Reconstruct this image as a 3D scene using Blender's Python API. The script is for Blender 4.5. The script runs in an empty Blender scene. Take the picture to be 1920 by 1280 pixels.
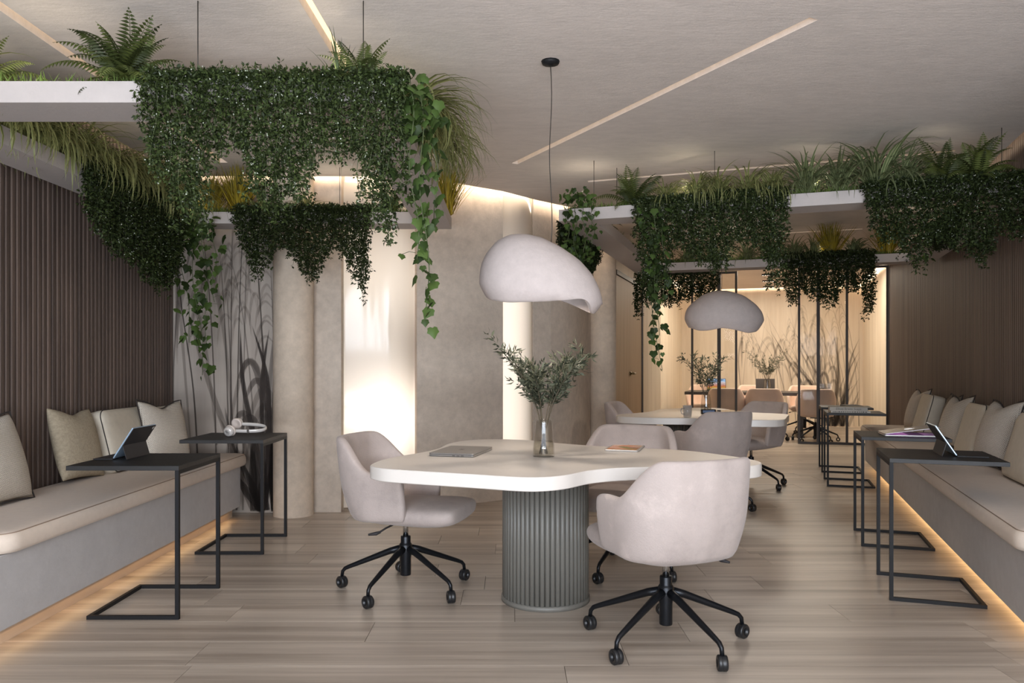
import bpy, bmesh, math, random
import numpy as np
from mathutils import Vector, Matrix
from mathutils.geometry import tessellate_polygon

SC = bpy.context.scene
COL = SC.collection
PI = math.pi

# ---------------------------------------------------------------- camera
cam_data = bpy.data.cameras.new('camera')
cam = bpy.data.objects.new('camera', cam_data)
COL.objects.link(cam)
cam.location = (0, 0, 1.2)
cam.rotation_euler = (PI / 2, 0, 0)
cam_data.sensor_width = 36
cam_data.lens = 27.0
cam_data.shift_x = 3 / 1920
cam_data.shift_y = 43 / 1920
cam_data.clip_end = 100
SC.camera = cam

# ---------------------------------------------------------------- view, world
SC.view_settings.view_transform = 'Standard'
SC.view_settings.look = 'None'
SC.view_settings.exposure = -0.14
SC.view_settings.gamma = 1.0
SC.view_settings.use_curve_mapping = False
SC.cycles.use_denoising = True
SC.cycles.max_bounces = 10
SC.cycles.diffuse_bounces = 7
SC.cycles.transparent_max_bounces = 24
SC.cycles.caustics_reflective = False
SC.cycles.caustics_refractive = False
SC.cycles.sample_clamp_indirect = 4.0

world = bpy.data.worlds.new('world')
SC.world = world
world.use_nodes = True
wbg = world.node_tree.nodes['Background']
wbg.inputs[0].default_value = (0.62, 0.74, 1.0, 1)
wbg.inputs[1].default_value = 1.0

# the room turns by ANG on its right side (right wall, meeting room, right furniture)
ANG = math.radians(18.8)
US = Vector((math.sin(ANG), math.cos(ANG), 0))      # along the right wall, away from the camera
VS = Vector((math.cos(ANG), -math.sin(ANG), 0))     # towards the right wall


def light(name, kind, loc, energy, color, rot=(0, 0, 0), size=None, size_y=None, radius=None, spread=None):
    d = bpy.data.lights.new(name, kind)
    d.energy = energy
    d.color = color
    if kind == 'AREA':
        d.shape = 'RECTANGLE'
        d.size = size
        d.size_y = size_y
        if spread is not None:
            d.spread = spread
    if radius is not None:
        d.shadow_soft_size = radius
    o = bpy.data.objects.new(name, d)
    COL.objects.link(o)
    o.location = loc
    o.rotation_euler = rot
    return o


def aim(o, direction):
    o.rotation_euler = Vector(direction).to_track_quat('-Z', 'Y').to_euler()
    return o


WARM = (1.0, 0.80, 0.58)
AMBER = (1.0, 0.60, 0.27)
DAY = (0.84, 0.91, 1.0)


def strip(name, p, q, z, direction, watt_per_m, color, width=0.05):
    """a LED strip between two plan points, shining along direction"""
    p = Vector((p[0], p[1], z)); q = Vector((q[0], q[1], z))
    ax = (q - p)
    L = ax.length
    ax.normalize()
    d = Vector(direction).normalized()
    zc = -d
    yc = zc.cross(ax).normalized()
    zc = ax.cross(yc).normalized()
    m = Matrix((ax, yc, zc)).transposed()
    o = light(name, 'AREA', (p + q) / 2, watt_per_m * L, color, size=L, size_y=width)
    o.rotation_euler = m.to_euler()
    return o


# daylight from the window front behind the camera
light('daylight', 'AREA', (-0.15, -1.75, 1.40), 65, DAY, rot=(PI / 2, 0, 0), size=5.0, size_y=2.5)
aim(light('sky_glow', 'AREA', (-0.15, -2.7, 2.35), 330, DAY, size=5.0, size_y=1.9), (0, 0.90, -0.44))
# added fill light outside the windows, aimed up to brighten the ceiling
aim(light('ceiling_fill', 'AREA', (-0.15, -2.9, 0.05), 780, (0.90, 0.94, 1.0), size=5.0, size_y=1.8), (0, 0.55, 0.83))
# cove strips above the ceiling edges
strip('cove_left', (-2.58, 1.0), (-2.58, 6.05), 2.79, (-1, 0, -0.45), 0.7, WARM)
COVE = [(-2.6, 6.10), (-0.80, 6.10), (-0.36, 6.42), (0.24, 6.98), (0.56, 7.30), (0.92, 8.2)]
for i in range(len(COVE) - 1):
    a, b = Vector(COVE[i] + (0,)), Vector(COVE[i + 1] + (0,))
    n = Vector((-(b - a).y, (b - a).x, 0)).normalized()
    strip('cove_back', (a - n * 0.04).xy, (b - n * 0.04).xy, 2.79, (n.x, n.y, -0.45), 6, WARM)
rw0 = Vector((1.726 + 0.3405 * 3.2, 3.2, 0)); rw1 = Vector((1.726 + 0.3405 * 11.3, 11.3, 0))
strip('cove_right', (rw0 - VS * 0.17).xy, (rw1 - VS * 0.17).xy, 2.79, (VS.x, VS.y, -0.45), 0.9, WARM)
# meeting room
WARM2 = (1.0, 0.86, 0.68)
MR_L0, MR_R0 = Vector((2.36, 12.37, 0)), Vector((5.61, 11.40, 0))
MR_R1, MR_L1 = Vector((6.70, 14.60, 0)), Vector((3.50, 15.70, 0))
strip('cove_meeting_back', (MR_L1 - US * 0.16 + VS * .1).xy, (MR_R1 - US * 0.16 - VS * .1).xy, 2.79, (US.x, US.y, -0.5), 6, WARM2)
strip('cove_meeting_left', (MR_L0 + VS * 0.16).xy, (MR_L1 + VS * 0.16).xy, 2.79, (-VS.x, -VS.y, -0.5), 6, WARM2)
strip('cove_meeting_right', (MR_R0 - VS * 0.16).xy, (MR_R1 - VS * 0.16).xy, 2.79, (VS.x, VS.y, -0.5), 6, WARM2)
mc = (MR_L0 + MR_R0 + MR_R1 + MR_L1) / 4
mq = MR_L0 + VS * 1.75 + US * 0.45
light('meeting_downlight', 'AREA', (mq.x, mq.y, 2.68), 75, (1.0, 0.90, 0.76), rot=(0, 0, -ANG), size=2.6, size_y=0.5)
light('meeting_downlight', 'AREA', (mc.x, mc.y, 2.68), 48, (1.0, 0.90, 0.76), rot=(0, 0, -ANG), size=2.4, size_y=2.2)
# amber strips under the two benches
strip('bench_glow_left', (-2.175, 3.2), (-2.175, 5.95), 0.06, (1, 0, -0.9), 0.32, AMBER, 0.03)
rb0 = Vector((1.08 + 0.3405 * 3.3, 3.3, 0)); rb1 = Vector((1.08 + 0.3405 * 8.9, 8.9, 0))
strip('bench_glow_right', (rb0 + VS * 0.13).xy, (rb1 + VS * 0.13).xy, 0.055, (-VS.x, -VS.y, -0.7), 0.65, AMBER, 0.03)
# lamps inside the two pendants
for n_, p_, e_ in (('pendant_bulb', (0.17, 3.80, 1.55), 19), ('pendant_bulb', (1.93, 6.95, 1.55), 18)):
    o_ = light(n_, 'SPOT', p_, e_, (1.0, 0.86, 0.72), radius=0.05)
    o_.data.spot_size = math.radians(155); o_.data.spot_blend = 0.7
# uplights hidden between the plants on the planter beams
for p_ in ((-2.45, 3.5), (-2.50, 4.7), (-2.40, 5.80), (-1.35, 5.92), (-0.62, 5.3), (-0.60, 3.9), (-0.75, 3.22), (-1.95, 3.22)):
    light('planter_uplight', 'POINT', (p_[0], p_[1], 2.42), 1.5, (1.0, 0.88, 0.70), radius=0.03)
for s_, t_ in ((0.15, 0.25), (0.9, 0.16), (1.75, 0.16), (2.55, 0.16), (2.9, 1.3), (2.9, 2.7), (2.0, 3.4), (1.0, 3.4), (0.15, 2.2)):
    p_ = Vector((0.356, 5.64, 2.44)) + VS * s_ + US * t_
    light('planter_uplight', 'POINT', p_, 1.5, (1.0, 0.88, 0.70), radius=0.03)
# fill lights added behind the two frosted wall panels for their bright zones
L_ = light('panel_fill_light', 'AREA', (-1.12, 6.95, 1.90), 4.5, (1.0, 0.93, 0.85), size=0.34, size_y=0.6, spread=2.6); aim(L_, (0, -1, 0))
L_ = light('panel_fill_light', 'AREA', (-1.02, 6.95, 0.72), 6.5, (1.0, 0.93, 0.85), size=0.26, size_y=0.5, spread=2.0); aim(L_, (0, -1, 0))
L_ = light('panel_fill_light', 'AREA', (-0.10, 7.30, 1.2), 8, (1.0, 0.93, 0.86), size=0.14, size_y=2.0, spread=2.2); aim(L_, (0.1, -1, 0))

# ---------------------------------------------------------------- helpers
rng = np.random.default_rng(7)
random.seed(7)


def tag(o, label=None, cat=None, group=None, kind=None):
    if label: o['label'] = label
    if cat: o['category'] = cat
    if group: o['group'] = group
    if kind: o['kind'] = kind
    return o


def link(name, me, parent=None, m=None, loc=None, rot=None):
    o = bpy.data.objects.new(name, me)
    COL.objects.link(o)
    if parent is not None: o.parent = parent
    if m is not None and me is not None and not me.materials: me.materials.append(m)
    if loc is not None: o.location = loc
    if rot is not None: o.rotation_euler = rot
    return o


def empty(name, loc=(0, 0, 0), rz=0.0, label=None, cat=None, group=None):
    o = link(name, None, loc=loc, rot=(0, 0, rz))
    o.empty_display_size = 0.05
    return tag(o, label, cat, group)


def mesh_np(name, V, F, shade=None, smooth=False):
    """V (n,3), F (m,k) arrays with k fixed; shade (n,3) or (n,4) colour attribute"""
    V = np.asarray(V, dtype=np.float32); F = np.asarray(F, dtype=np.int32)
    me = bpy.data.meshes.new(name)
    me.vertices.add(len(V)); me.vertices.foreach_set('co', V.ravel())
    k = F.shape[1]
    me.loops.add(F.size); me.loops.foreach_set('vertex_index', F.ravel())
    me.polygons.add(len(F))
    me.polygons.foreach_set('loop_start', np.arange(0, F.size, k, dtype=np.int32))
    if smooth:
        me.polygons.foreach_set('use_smooth', np.ones(len(F), dtype=bool))
    if shade is not None:
        a = me.attributes.new('tint', 'FLOAT_COLOR', 'POINT')
        s = np.ones((len(V), 4), dtype=np.float32); s[:, :shade.shape[1]] = shade
        a.data.foreach_set('color', s.ravel())
    me.update(calc_edges=True)
    me.validate()
    return me


class MB:
    """mesh builder from simple pieces"""
    def __init__(s): s.v = []; s.f = []; s.sm = []

    def add(s, vs, fs, smooth=False):
        b = len(s.v)
        s.v += [tuple(v) for v in vs]
        s.f += [tuple(i + b for i in f) for f in fs]
        s.sm += [smooth] * len(fs)
        return s

    def box(s, lo, hi, M=None):
        x0, y0, z0 = lo; x1, y1, z1 = hi
        vs = [Vector(p) for p in ((x0, y0, z0), (x1, y0, z0), (x1, y1, z0), (x0, y1, z0), (x0, y0, z1), (x1, y0, z1), (x1, y1, z1), (x0, y1, z1))]
        if M is not None: vs = [M @ v for v in vs]
        return s.add(vs, [(0, 3, 2, 1), (4, 5, 6, 7), (0, 1, 5, 4), (1, 2, 6, 5), (2, 3, 7, 6), (3, 0, 4, 7)])

    def prism(s, pts, z0, z1, smooth=False):
        """vertical prism on a counter-clockwise plan polygon"""
        n = len(pts)
        vs = [(p[0], p[1], z0) for p in pts] + [(p[0], p[1], z1) for p in pts]
        s.add(vs, [tuple(range(n - 1, -1, -1)), tuple(range(n, 2 * n))])
        b = len(s.v) - 2 * n
        for i in range(n):
            j = (i + 1) % n
            s.f.append((b + i, b + j, b + n + j, b + n + i)); s.sm.append(smooth)
        return s

    def lathe(s, prof, n=24, M=None, smooth=True, a0=0.0, close=False):
        """prof: list of (r,z) from bottom to top, around z"""
        vs = []; k = len(prof)
        for i in range(n):
            a = 2 * PI * i / n + a0
            for r, z in prof: vs.append(Vector((r * math.cos(a), r * math.sin(a), z)))
        if M is not None: vs = [M @ v for v in vs]
        fs = []
        kk = k if close else k - 1
        for i in range(n):
            j = (i + 1) % n
            for q in range(kk):
                w = (q + 1) % k
                fs.append((i * k + q, j * k + q, j * k + w, i * k + w))
        return s.add(vs, fs, smooth)

    def tube(s, pts, rad, n=8, smooth=True, caps=True):
        pts = [Vector(p) for p in pts]
        rad = rad if hasattr(rad, '__len__') else [rad] * len(pts)
        vs = []; up = None
        for i, p in enumerate(pts):
            t = (pts[min(i + 1, len(pts) - 1)] - pts[max(i - 1, 0)]).normalized()
            if up is None: up = Vector((0, 0, 1)) if abs(t.z) < 0.9 else Vector((1, 0, 0))
            x = up.cross(t)
            if x.length < 1e-5: x = Vector((1, 0, 0)).cross(t)
            x.normalize(); y = t.cross(x); up = y
            for k in range(n):
                a = 2 * PI * k / n
                vs.append(p + (x * math.cos(a) + y * math.sin(a)) * rad[i])
        fs = []
        for i in range(len(pts) - 1):
            for k in range(n):
                j = (k + 1) % n
                fs.append((i * n + k, i * n + j, (i + 1) * n + j, (i + 1) * n + k))
        s.add(vs, fs, smooth)
        if caps:
            b = len(s.v) - len(vs); e = len(s.v)
            s.f += [tuple(range(b + n - 1, b - 1, -1)), tuple(range(e - n, e))]; s.sm += [False, False]
        return s

    def loft(s, rings, smooth=True, caps=True):
        n = len(rings[0]); vs = [v for r in rings for v in r]; fs = []
        for i in range(len(rings) - 1):
            for k in range(n):
                j = (k + 1) % n
                fs.append((i * n + k, i * n + j, (i + 1) * n + j, (i + 1) * n + k))
        s.add(vs, fs, smooth)
        if caps:
            b = len(s.v) - len(vs); e = len(s.v)
            s.f += [tuple(range(b + n - 1, b - 1, -1)), tuple(range(e - n, e))]; s.sm += [smooth, smooth]
        return s

    def mesh(s, name):
        me = bpy.data.meshes.new(name)
        me.from_pydata(s.v, [], s.f)
        me.polygons.foreach_set('use_smooth', s.sm)
        me.update()
        return me

    def obj(s, name, m, parent=None, loc=None, rot=None, bevel=0, subsurf=0):
        o = link(name, s.mesh(name), parent, m, loc, rot)
        if bevel:
            b = o.modifiers.new('bevel', 'BEVEL'); b.width = bevel; b.segments = 2; b.limit_method = 'ANGLE'
        if subsurf:
            b = o.modifiers.new('subsurf', 'SUBSURF'); b.levels = subsurf; b.render_levels = subsurf
        return o


def copy_tree(o, parent=None):
    c = o.copy(); COL.objects.link(c)
    if parent is not None: c.parent = parent
    for ch in o.children: copy_tree(ch, c)
    return c


def RP(base, s, t, z=0.0):
    """point s towards the right wall and t along it from base"""
    p = Vector(base[:2] + (0,)) + VS * s + US * t if isinstance(base, tuple) else Vector((base.x, base.y, 0)) + VS * s + US * t
    return Vector((p.x, p.y, z))


# ---------------------------------------------------------------- materials
class NT:
    def __init__(s, name):
        s.m = bpy.data.materials.new(name); s.m.use_nodes = True
        s.t = s.m.node_tree; s.n = s.t.nodes; s.p = s.n['Principled BSDF']; s.out = s.n['Material Output']

    def new(s, kind, **kw):
        n = s.n.new(kind)
        for k, v in kw.items(): setattr(n, k, v)
        return n

    def lk(s, a, b): s.t.links.new(a, b)

    def coords(s, scale=(1, 1, 1), obj=False, rot=(0, 0, 0)):
        if obj:
            c = s.new('ShaderNodeTexCoord').outputs['Object']
        else:
            c = s.new('ShaderNodeNewGeometry').outputs['Position']
        mp = s.new('ShaderNodeMapping')
        mp.inputs['Scale'].default_value = scale
        mp.inputs['Rotation'].default_value = rot
        s.lk(c, mp.inputs[0])
        return mp.outputs[0]

    def noise(s, vec, scale, detail=4, rough=0.55):
        n = s.new('ShaderNodeTexNoise')
        n.inputs['Scale'].default_value = scale; n.inputs['Detail'].default_value = detail; n.inputs['Roughness'].default_value = rough
        if vec is not None: s.lk(vec, n.inputs['Vector'])
        return n.outputs['Fac']

    def ramp(s, fac, stops):
        r = s.new('ShaderNodeValToRGB')
        e = r.color_ramp.elements
        while len(e) < len(stops): e.new(0.5)
        for i, (p, c) in enumerate(stops):
            e[i].position = p; e[i].color = tuple(c) + (1,) if len(c) == 3 else c
        s.lk(fac, r.inputs[0])
        return r.outputs[0]

    def bump(s, h, strength, dist=0.01):
        b = s.new('ShaderNodeBump'); b.inputs['Strength'].default_value = strength; b.inputs['Distance'].default_value = dist
        s.lk(h, b.inputs['Height']); s.lk(b.outputs[0], s.p.inputs['Normal'])


def srgb(r, g, b):
    f = lambda c: (c / 255 / 12.92) if c / 255 <= 0.04045 else ((c / 255 + 0.055) / 1.055) ** 2.4
    return (f(r), f(g), f(b))


def mul(c, k): return tuple(min(1, x * k) for x in c)


def plain(name, c, rough=0.5, metal=0.0, vary=0.06, scale=8, bump=0.0, bscale=60, stretch=(1, 1, 1), obj=False, sheen=0, coat=0):
    t = NT(name)
    v = t.coords(stretch, obj)
    f = t.noise(v, scale)
    t.lk(t.ramp(f, [(0.3, mul(c, 1 - vary)), (0.7, mul(c, 1 + vary))]), t.p.inputs['Base Color'])
    t.p.inputs['Roughness'].default_value = rough; t.p.inputs['Metallic'].default_value = metal
    if sheen:
        t.p.inputs['Sheen Weight'].default_value = sheen; t.p.inputs['Sheen Roughness'].default_value = 0.4
    if coat: t.p.inputs['Coat Weight'].default_value = coat
    if bump: t.bump(t.noise(v, bscale, 5), bump)
    return t.m


def plaster(name, c, stretch=(1, 1, 1), vary=0.10, bump=0.25, rough=0.85):
    t = NT(name)
    v = t.coords(stretch)
    a = t.noise(v, 1.3, 6, 0.65); b = t.noise(v, 14, 8, 0.7)
    mx = t.new('ShaderNodeMath', operation='MULTIPLY_ADD'); t.lk(b, mx.inputs[0]); mx.inputs[1].default_value = 0.55; 
    m2 = t.new('ShaderNodeMath', operation='MULTIPLY'); t.lk(a, m2.inputs[0]); m2.inputs[1].default_value = 0.45
    t.lk(m2.outputs[0], mx.inputs[2])
    t.lk(t.ramp(mx.outputs[0], [(0.32, mul(c, 1 - vary)), (0.5, c), (0.68, mul(c, 1 + vary))]), t.p.inputs['Base Color'])
    t.p.inputs['Roughness'].default_value = rough
    t.bump(t.noise(v, 40, 8, 0.7), bump, 0.006)
    return t.m


def woodgrain(name, c1, c2, stretch, rough=0.45, scale=3.0, rand=0.0, bump=0.06):
    """grain drawn out along the axis with the small stretch value"""
    t = NT(name)
    v = t.coords(stretch)
    if rand:
        oi = t.new('ShaderNodeObjectInfo')
        k = t.new('ShaderNodeVectorMath', operation='SCALE'); k.inputs['Scale'].default_value = 37.0
        cb = t.new('ShaderNodeCombineXYZ'); t.lk(oi.outputs['Random'], cb.inputs[0]); t.lk(oi.outputs['Random'], cb.inputs[1]); t.lk(oi.outputs['Random'], cb.inputs[2])
        t.lk(cb.outputs[0], k.inputs[0])
        ad = t.new('ShaderNodeVectorMath', operation='ADD'); t.lk(v, ad.inputs[0]); t.lk(k.outputs[0], ad.inputs[1]); v = ad.outputs[0]
    d = t.noise(v, scale * 0.35, 3)
    f = t.noise(v, scale, 10, 0.68)
    mx = t.new('ShaderNodeMath', operation='MULTIPLY_ADD'); t.lk(d, mx.inputs[0]); mx.inputs[1].default_value = 0.5
    h = t.new('ShaderNodeMath', operation='MULTIPLY'); t.lk(f, h.inputs[0]); h.inputs[1].default_value = 0.5; t.lk(h.outputs[0], mx.inputs[2])
    col = t.ramp(mx.outputs[0], [(0.36, c1), (0.62, c2)])
    if rand:
        hs = t.new('ShaderNodeHueSaturation'); t.lk(col, hs.inputs['Color'])
        mr = t.new('ShaderNodeMapRange'); t.lk(oi.outputs['Random'], mr.inputs[0]); mr.inputs[3].default_value = 1 - rand; mr.inputs[4].default_value = 1 + rand
        t.lk(mr.outputs[0], hs.inputs['Value']); col = hs.outputs[0]
    t.lk(col, t.p.inputs['Base Color'])
    t.p.inputs['Roughness'].default_value = rough
    t.bump(f, bump, 0.004)
    return t.m


def tinted(name, rough=0.5, spec=0.4, transl=0.0, alpha=False):
    """colour read from the tint attribute of the mesh"""
    t = NT(name)
    a = t.new('ShaderNodeAttribute'); a.attribute_name = 'tint'
    t.lk(a.outputs['Color'], t.p.inputs['Base Color'])
    t.p.inputs['Roughness'].default_value = rough; t.p.inputs['Specular IOR Level'].default_value = spec
    if alpha: t.lk(a.outputs['Alpha'], t.p.inputs['Alpha'])
    if transl:
        tr = t.new('ShaderNodeBsdfTranslucent'); t.lk(a.outputs['Color'], tr.inputs[0])
        mx = t.new('ShaderNodeMixShader'); mx.inputs[0].default_value = transl
        t.lk(t.p.outputs[0], mx.inputs[1]); t.lk(tr.outputs[0], mx.inputs[2]); t.lk(mx.outputs[0], t.out.inputs[0])
    return t.m


def emit(name, c, strength):
    t = NT(name)
    t.p.inputs['Base Color'].default_value = tuple(c) + (1,)
    t.p.inputs['Emission Color'].default_value = tuple(c) + (1,)
    t.p.inputs['Emission Strength'].default_value = strength
    return t.m


def weave(name, c1, c2, scale, bump=0.5):
    t = NT(name)
    v = t.coords((scale, scale, scale), obj=True, rot=(PI / 2, 0, 0))
    b = t.new('ShaderNodeTexBrick')
    b.inputs['Color1'].default_value = tuple(c1) + (1,); b.inputs['Color2'].default_value = tuple(mul(c1, 0.9)) + (1,)
    b.inputs['Mortar'].default_value = tuple(c2) + (1,); b.inputs['Scale'].default_value = 1.0
    b.inputs['Mortar Size'].default_value = 0.09; b.inputs['Mortar Smooth'].default_value = 0.8
    b.inputs['Brick Width'].default_value = 0.9; b.inputs['Row Height'].default_value = 0.5
    t.lk(v, b.inputs['Vector'])
    t.lk(b.outputs['Color'], t.p.inputs['Base Color']); t.p.inputs['Roughness'].default_value = 0.9
    inv = t.new('ShaderNodeMath', operation='SUBTRACT'); inv.inputs[0].default_value = 1; t.lk(b.outputs['Fac'], inv.inputs[1])
    t.bump(inv.outputs[0], bump, 0.004)
    return t.m


def glass(name, c=(1, 1, 1), ior=1.45, rough=0.0):
    t = NT(name)
    t.p.inputs['Base Color'].default_value = tuple(c) + (1,); t.p.inputs['Transmission Weight'].default_value = 1
    t.p.inputs['Roughness'].default_value = rough; t.p.inputs['IOR'].default_value = ior
    return t.m


def pane_glass(name, edge=0.35, tint=(0.97, 0.97, 0.96), base=0.025):
    """thin glass: mostly clear with a reflection that grows towards grazing angles"""
    t = NT(name)
    lw = t.new('ShaderNodeLayerWeight'); lw.inputs['Blend'].default_value = 0.5
    pw = t.new('ShaderNodeMath', operation='POWER'); t.lk(lw.outputs['Facing'], pw.inputs[0]); pw.inputs[1].default_value = 3.5
    ma = t.new('ShaderNodeMath', operation='MULTIPLY_ADD'); t.lk(pw.outputs[0], ma.inputs[0]); ma.inputs[1].default_value = edge; ma.inputs[2].default_value = base
    tr = t.new('ShaderNodeBsdfTransparent'); tr.inputs[0].default_value = tuple(tint) + (1,)
    gl = t.new('ShaderNodeBsdfGlossy'); gl.inputs['Roughness'].default_value = 0.02
    mx = t.new('ShaderNodeMixShader'); t.lk(ma.outputs[0], mx.inputs[0]); t.lk(tr.outputs[0], mx.inputs[1]); t.lk(gl.outputs[0], mx.inputs[2])
    t.lk(mx.outputs[0], t.out.inputs[0])
    return t.m


M = {}
M['ceiling'] = plaster('brushed plaster ceiling', srgb(214, 204, 196), (0.5, 1.5, 1), 0.12, 0.35)
M['wall'] = plaster('warm plaster', srgb(200, 187, 173), (1, 1, 1), 0.21, 0.45)
M['column'] = plaster('pale plaster', srgb(206, 190, 172), (1, 1, 1), 0.20, 0.5)
M['beam'] = plaster('grey plaster', srgb(182, 174, 170), (1, 1, 1), 0.05, 0.35)
M['concrete'] = plaster('grey concrete', srgb(188, 187, 188), (1, 1, 1), 0.10, 0.2)
M['plank'] = woodgrain('ash floor plank', srgb(142, 129, 116), srgb(206, 194, 180), (0.11, 3.6, 1), 0.33, 5.0, 0.05)
M['groove'] = plain('plank joint', srgb(84, 70, 60), 0.9)
M['slat'] = woodgrain('dark walnut slat', srgb(72, 60, 54), srgb(102, 86, 77), (8, 8, 0.5), 0.55, 2.5, 0.10)
M['slat_back'] = plain('black felt backing', srgb(48, 41, 38), 0.95)
M['lightwood'] = woodgrain('pale oak veneer', srgb(206, 190, 168), srgb(228, 214, 194), (5, 5, 0.35), 0.5, 2.2)
M['muralwood'] = woodgrain('washed grey wall panel', srgb(158, 148, 139), srgb(176, 166, 156), (6, 6, 0.3), 0.8, 2.2)
M['doorwood'] = woodgrain('oak door veneer', srgb(170, 142, 110), srgb(190, 163, 130), (5, 5, 0.35), 0.5, 2.2)
M['plinth'] = woodgrain('oak plinth', srgb(196, 172, 148), srgb(216, 196, 172), (2, 0.4, 3), 0.5, 3)
M['black'] = plain('black powder coat', srgb(24, 24, 26), 0.55, 0.0, 0.1, 20)
M['darkframe'] = plain('dark bronze frame', srgb(66, 60, 56), 0.45, 0.3)
M['black'].node_tree.nodes['Principled BSDF'].inputs['Specular IOR Level'].default_value = 0.25
M['blackboard'] = plain('charred black tabletop', srgb(34, 33, 33), 0.55, 0, 0.3, 5, 0.15, 40, (0.3, 3, 1))


def suede(name, c):
    t = NT(name)
    v = t.coords((1, 1, 1), True)
    w = t.noise(v, 3.0, 3)
    f = t.noise(v, 11, 9, 0.72)
    mx = t.new('ShaderNodeMath', operation='MULTIPLY_ADD'); t.lk(w, mx.inputs[0]); mx.inputs[1].default_value = 0.55
    h = t.new('ShaderNodeMath', operation='MULTIPLY'); t.lk(f, h.inputs[0]); h.inputs[1].default_value = 0.45; t.lk(h.outputs[0], mx.inputs[2])
    t.lk(t.ramp(mx.outputs[0], [(0.36, mul(c, 0.80)), (0.48, mul(c, 0.95)), (0.56, c), (0.66, mul(c, 1.20))]), t.p.inputs['Base Color'])
    t.p.inputs['Roughness'].default_value = 0.9; t.p.inputs['Sheen Weight'].default_value = 0.2; t.p.inputs['Sheen Roughness'].default_value = 0.4
    t.bump(t.noise(v, 140, 5), 0.25)
    return t.m


M['suede'] = suede('pinkish beige suede', srgb(184, 171, 165))
M['pinksuede'] = plain('peach suede', srgb(222, 196, 178), 0.85, 0, 0.06, 7, 0.2, 160, obj=True, sheen=0.2)
M['white'] = plain('cream lacquer', srgb(220, 214, 207), 0.32, 0, 0.02, 2, 0.02, 20, (0.4, 3, 1))
M['rib'] = plain('grey olive stained rib', srgb(112, 110, 104), 0.45, 0, 0.10, 3, 0.05, 60, (3, 3, 0.6))
M['chrome'] = plain('polished chrome', srgb(215, 215, 215), 0.12, 1.0, 0.0)
M['caster'] = plain('black caster rubber', srgb(30, 31, 33), 0.35)
M['steel'] = plain('blackened steel', srgb(34, 36, 40), 0.32, 0.6, 0.1)
M['lamp'] = plaster('papier mache lamp', srgb(188, 177, 173), (1.4, 1.4, 1.4), 0.12, 0.4)
M['bench'] = plain('sand upholstery', srgb(218, 203, 188), 0.9, 0, 0.03, 30, 0.3, 420, obj=True, sheen=0.15)
M['seam'] = plain('dark piping cord', srgb(52, 46, 44), 0.8)
M['seamtan'] = plain('tan seam cord', srgb(150, 130, 112), 0.9)
M['linen'] = plain('slubbed linen', srgb(172, 160, 138), 0.95, 0, 0.16, 90, 0.5, 240, (1, 0.35, 1), obj=True)
M['weave'] = weave('basket weave', srgb(224, 216, 203), srgb(118, 106, 92), 85)
M['canvas'] = plain('oat canvas', srgb(206, 198, 182), 0.9, 0, 0.04, 30, 0.2, 300, obj=True)
M['darkcloth'] = plain('taupe cloth', srgb(120, 108, 94), 0.95, 0, 0.10, 60, 0.3, 260, obj=True)
M['silver'] = plain('anodised silver', srgb(190, 187, 184), 0.35, 0.5, 0.01)
M['grey'] = plain('space grey metal', srgb(150, 147, 144), 0.38, 0.45, 0.01)
M['dark'] = plain('dark rubberised cover', srgb(42, 40, 42), 0.65)
M['paleblue'] = plain('pale blue aluminium', srgb(176, 200, 222), 0.3, 0.5, 0.01)
M['pearl'] = plain('pearl plastic', srgb(222, 216, 210), 0.25, 0.1, 0.01, coat=0.5)
M['vase'] = pane_glass('thin vase glass', 0.5, (0.95, 0.945, 0.93), 0.07)
M['water'] = pane_glass('vase water', 0.25, (0.90, 0.89, 0.85), 0.02)
M['pane'] = pane_glass('clear pane', 0.25, (0.97, 0.97, 0.96), 0.004)
M['mugglass'] = plain('milky glass', srgb(176, 172, 168), 0.1)
M['mugglass'].node_tree.nodes['Principled BSDF'].inputs['Alpha'].default_value = 0.45
M['slotlight'] = emit('ceiling slot diffuser', srgb(250, 226, 190), 1.05)
M['spot'] = emit('spot lens', (1, 0.95, 0.85), 4.0)
M['leaf'] = tinted('leaf', 0.55, 0.2, 0.25)
M['blade'] = tinted('striped blade', 0.45, 0.4, 0.3)
M['ink'] = tinted('ink wash print', 0.9, 0.0, 0.0, True)
M['stem'] = plain('green stem', srgb(74, 84, 52), 0.7)
M['wire'] = plain('steel wire', srgb(60, 56, 52), 0.4, 0.5)
M['paper'] = plain('page block', srgb(224, 218, 206), 0.9)
M['book'] = plain('pale grey cloth cover', srgb(188, 182, 172), 0.8)
M['print'] = plain('dark print', srgb(96, 92, 88), 0.8)
M['brass'] = plain('dark brass', srgb(96, 78, 48), 0.3, 0.9)
M['glow'] = emit('lit emblem', (1, 1, 1), 0.9)


def fern_mat(name, c1, c2):
    t = NT(name)
    oi = t.new('ShaderNodeObjectInfo')
    f = t.noise(t.coords((1, 1, 1)), 9)
    mx = t.new('ShaderNodeMath', operation='MULTIPLY_ADD'); t.lk(oi.outputs['Random'], mx.inputs[0]); mx.inputs[1].default_value = 0.5
    h = t.new('ShaderNodeMath', operation='MULTIPLY'); t.lk(f, h.inputs[0]); h.inputs[1].default_value = 0.5; t.lk(h.outputs[0], mx.inputs[2])
    col = t.ramp(mx.outputs[0], [(0.25, c1), (0.75, c2)])
    t.lk(col, t.p.inputs['Base Color']); t.p.inputs['Roughness'].default_value = 0.5; t.p.inputs['Specular IOR Level'].default_value = 0.22
    tr = t.new('ShaderNodeBsdfTranslucent'); t.lk(col, tr.inputs[0])
    ms = t.new('ShaderNodeMixShader'); ms.inputs[0].default_value = 0.25
    t.lk(t.p.outputs[0], ms.inputs[1]); t.lk(tr.outputs[0], ms.inputs[2]); t.lk(ms.outputs[0], t.out.inputs[0])
    return t.m


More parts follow.
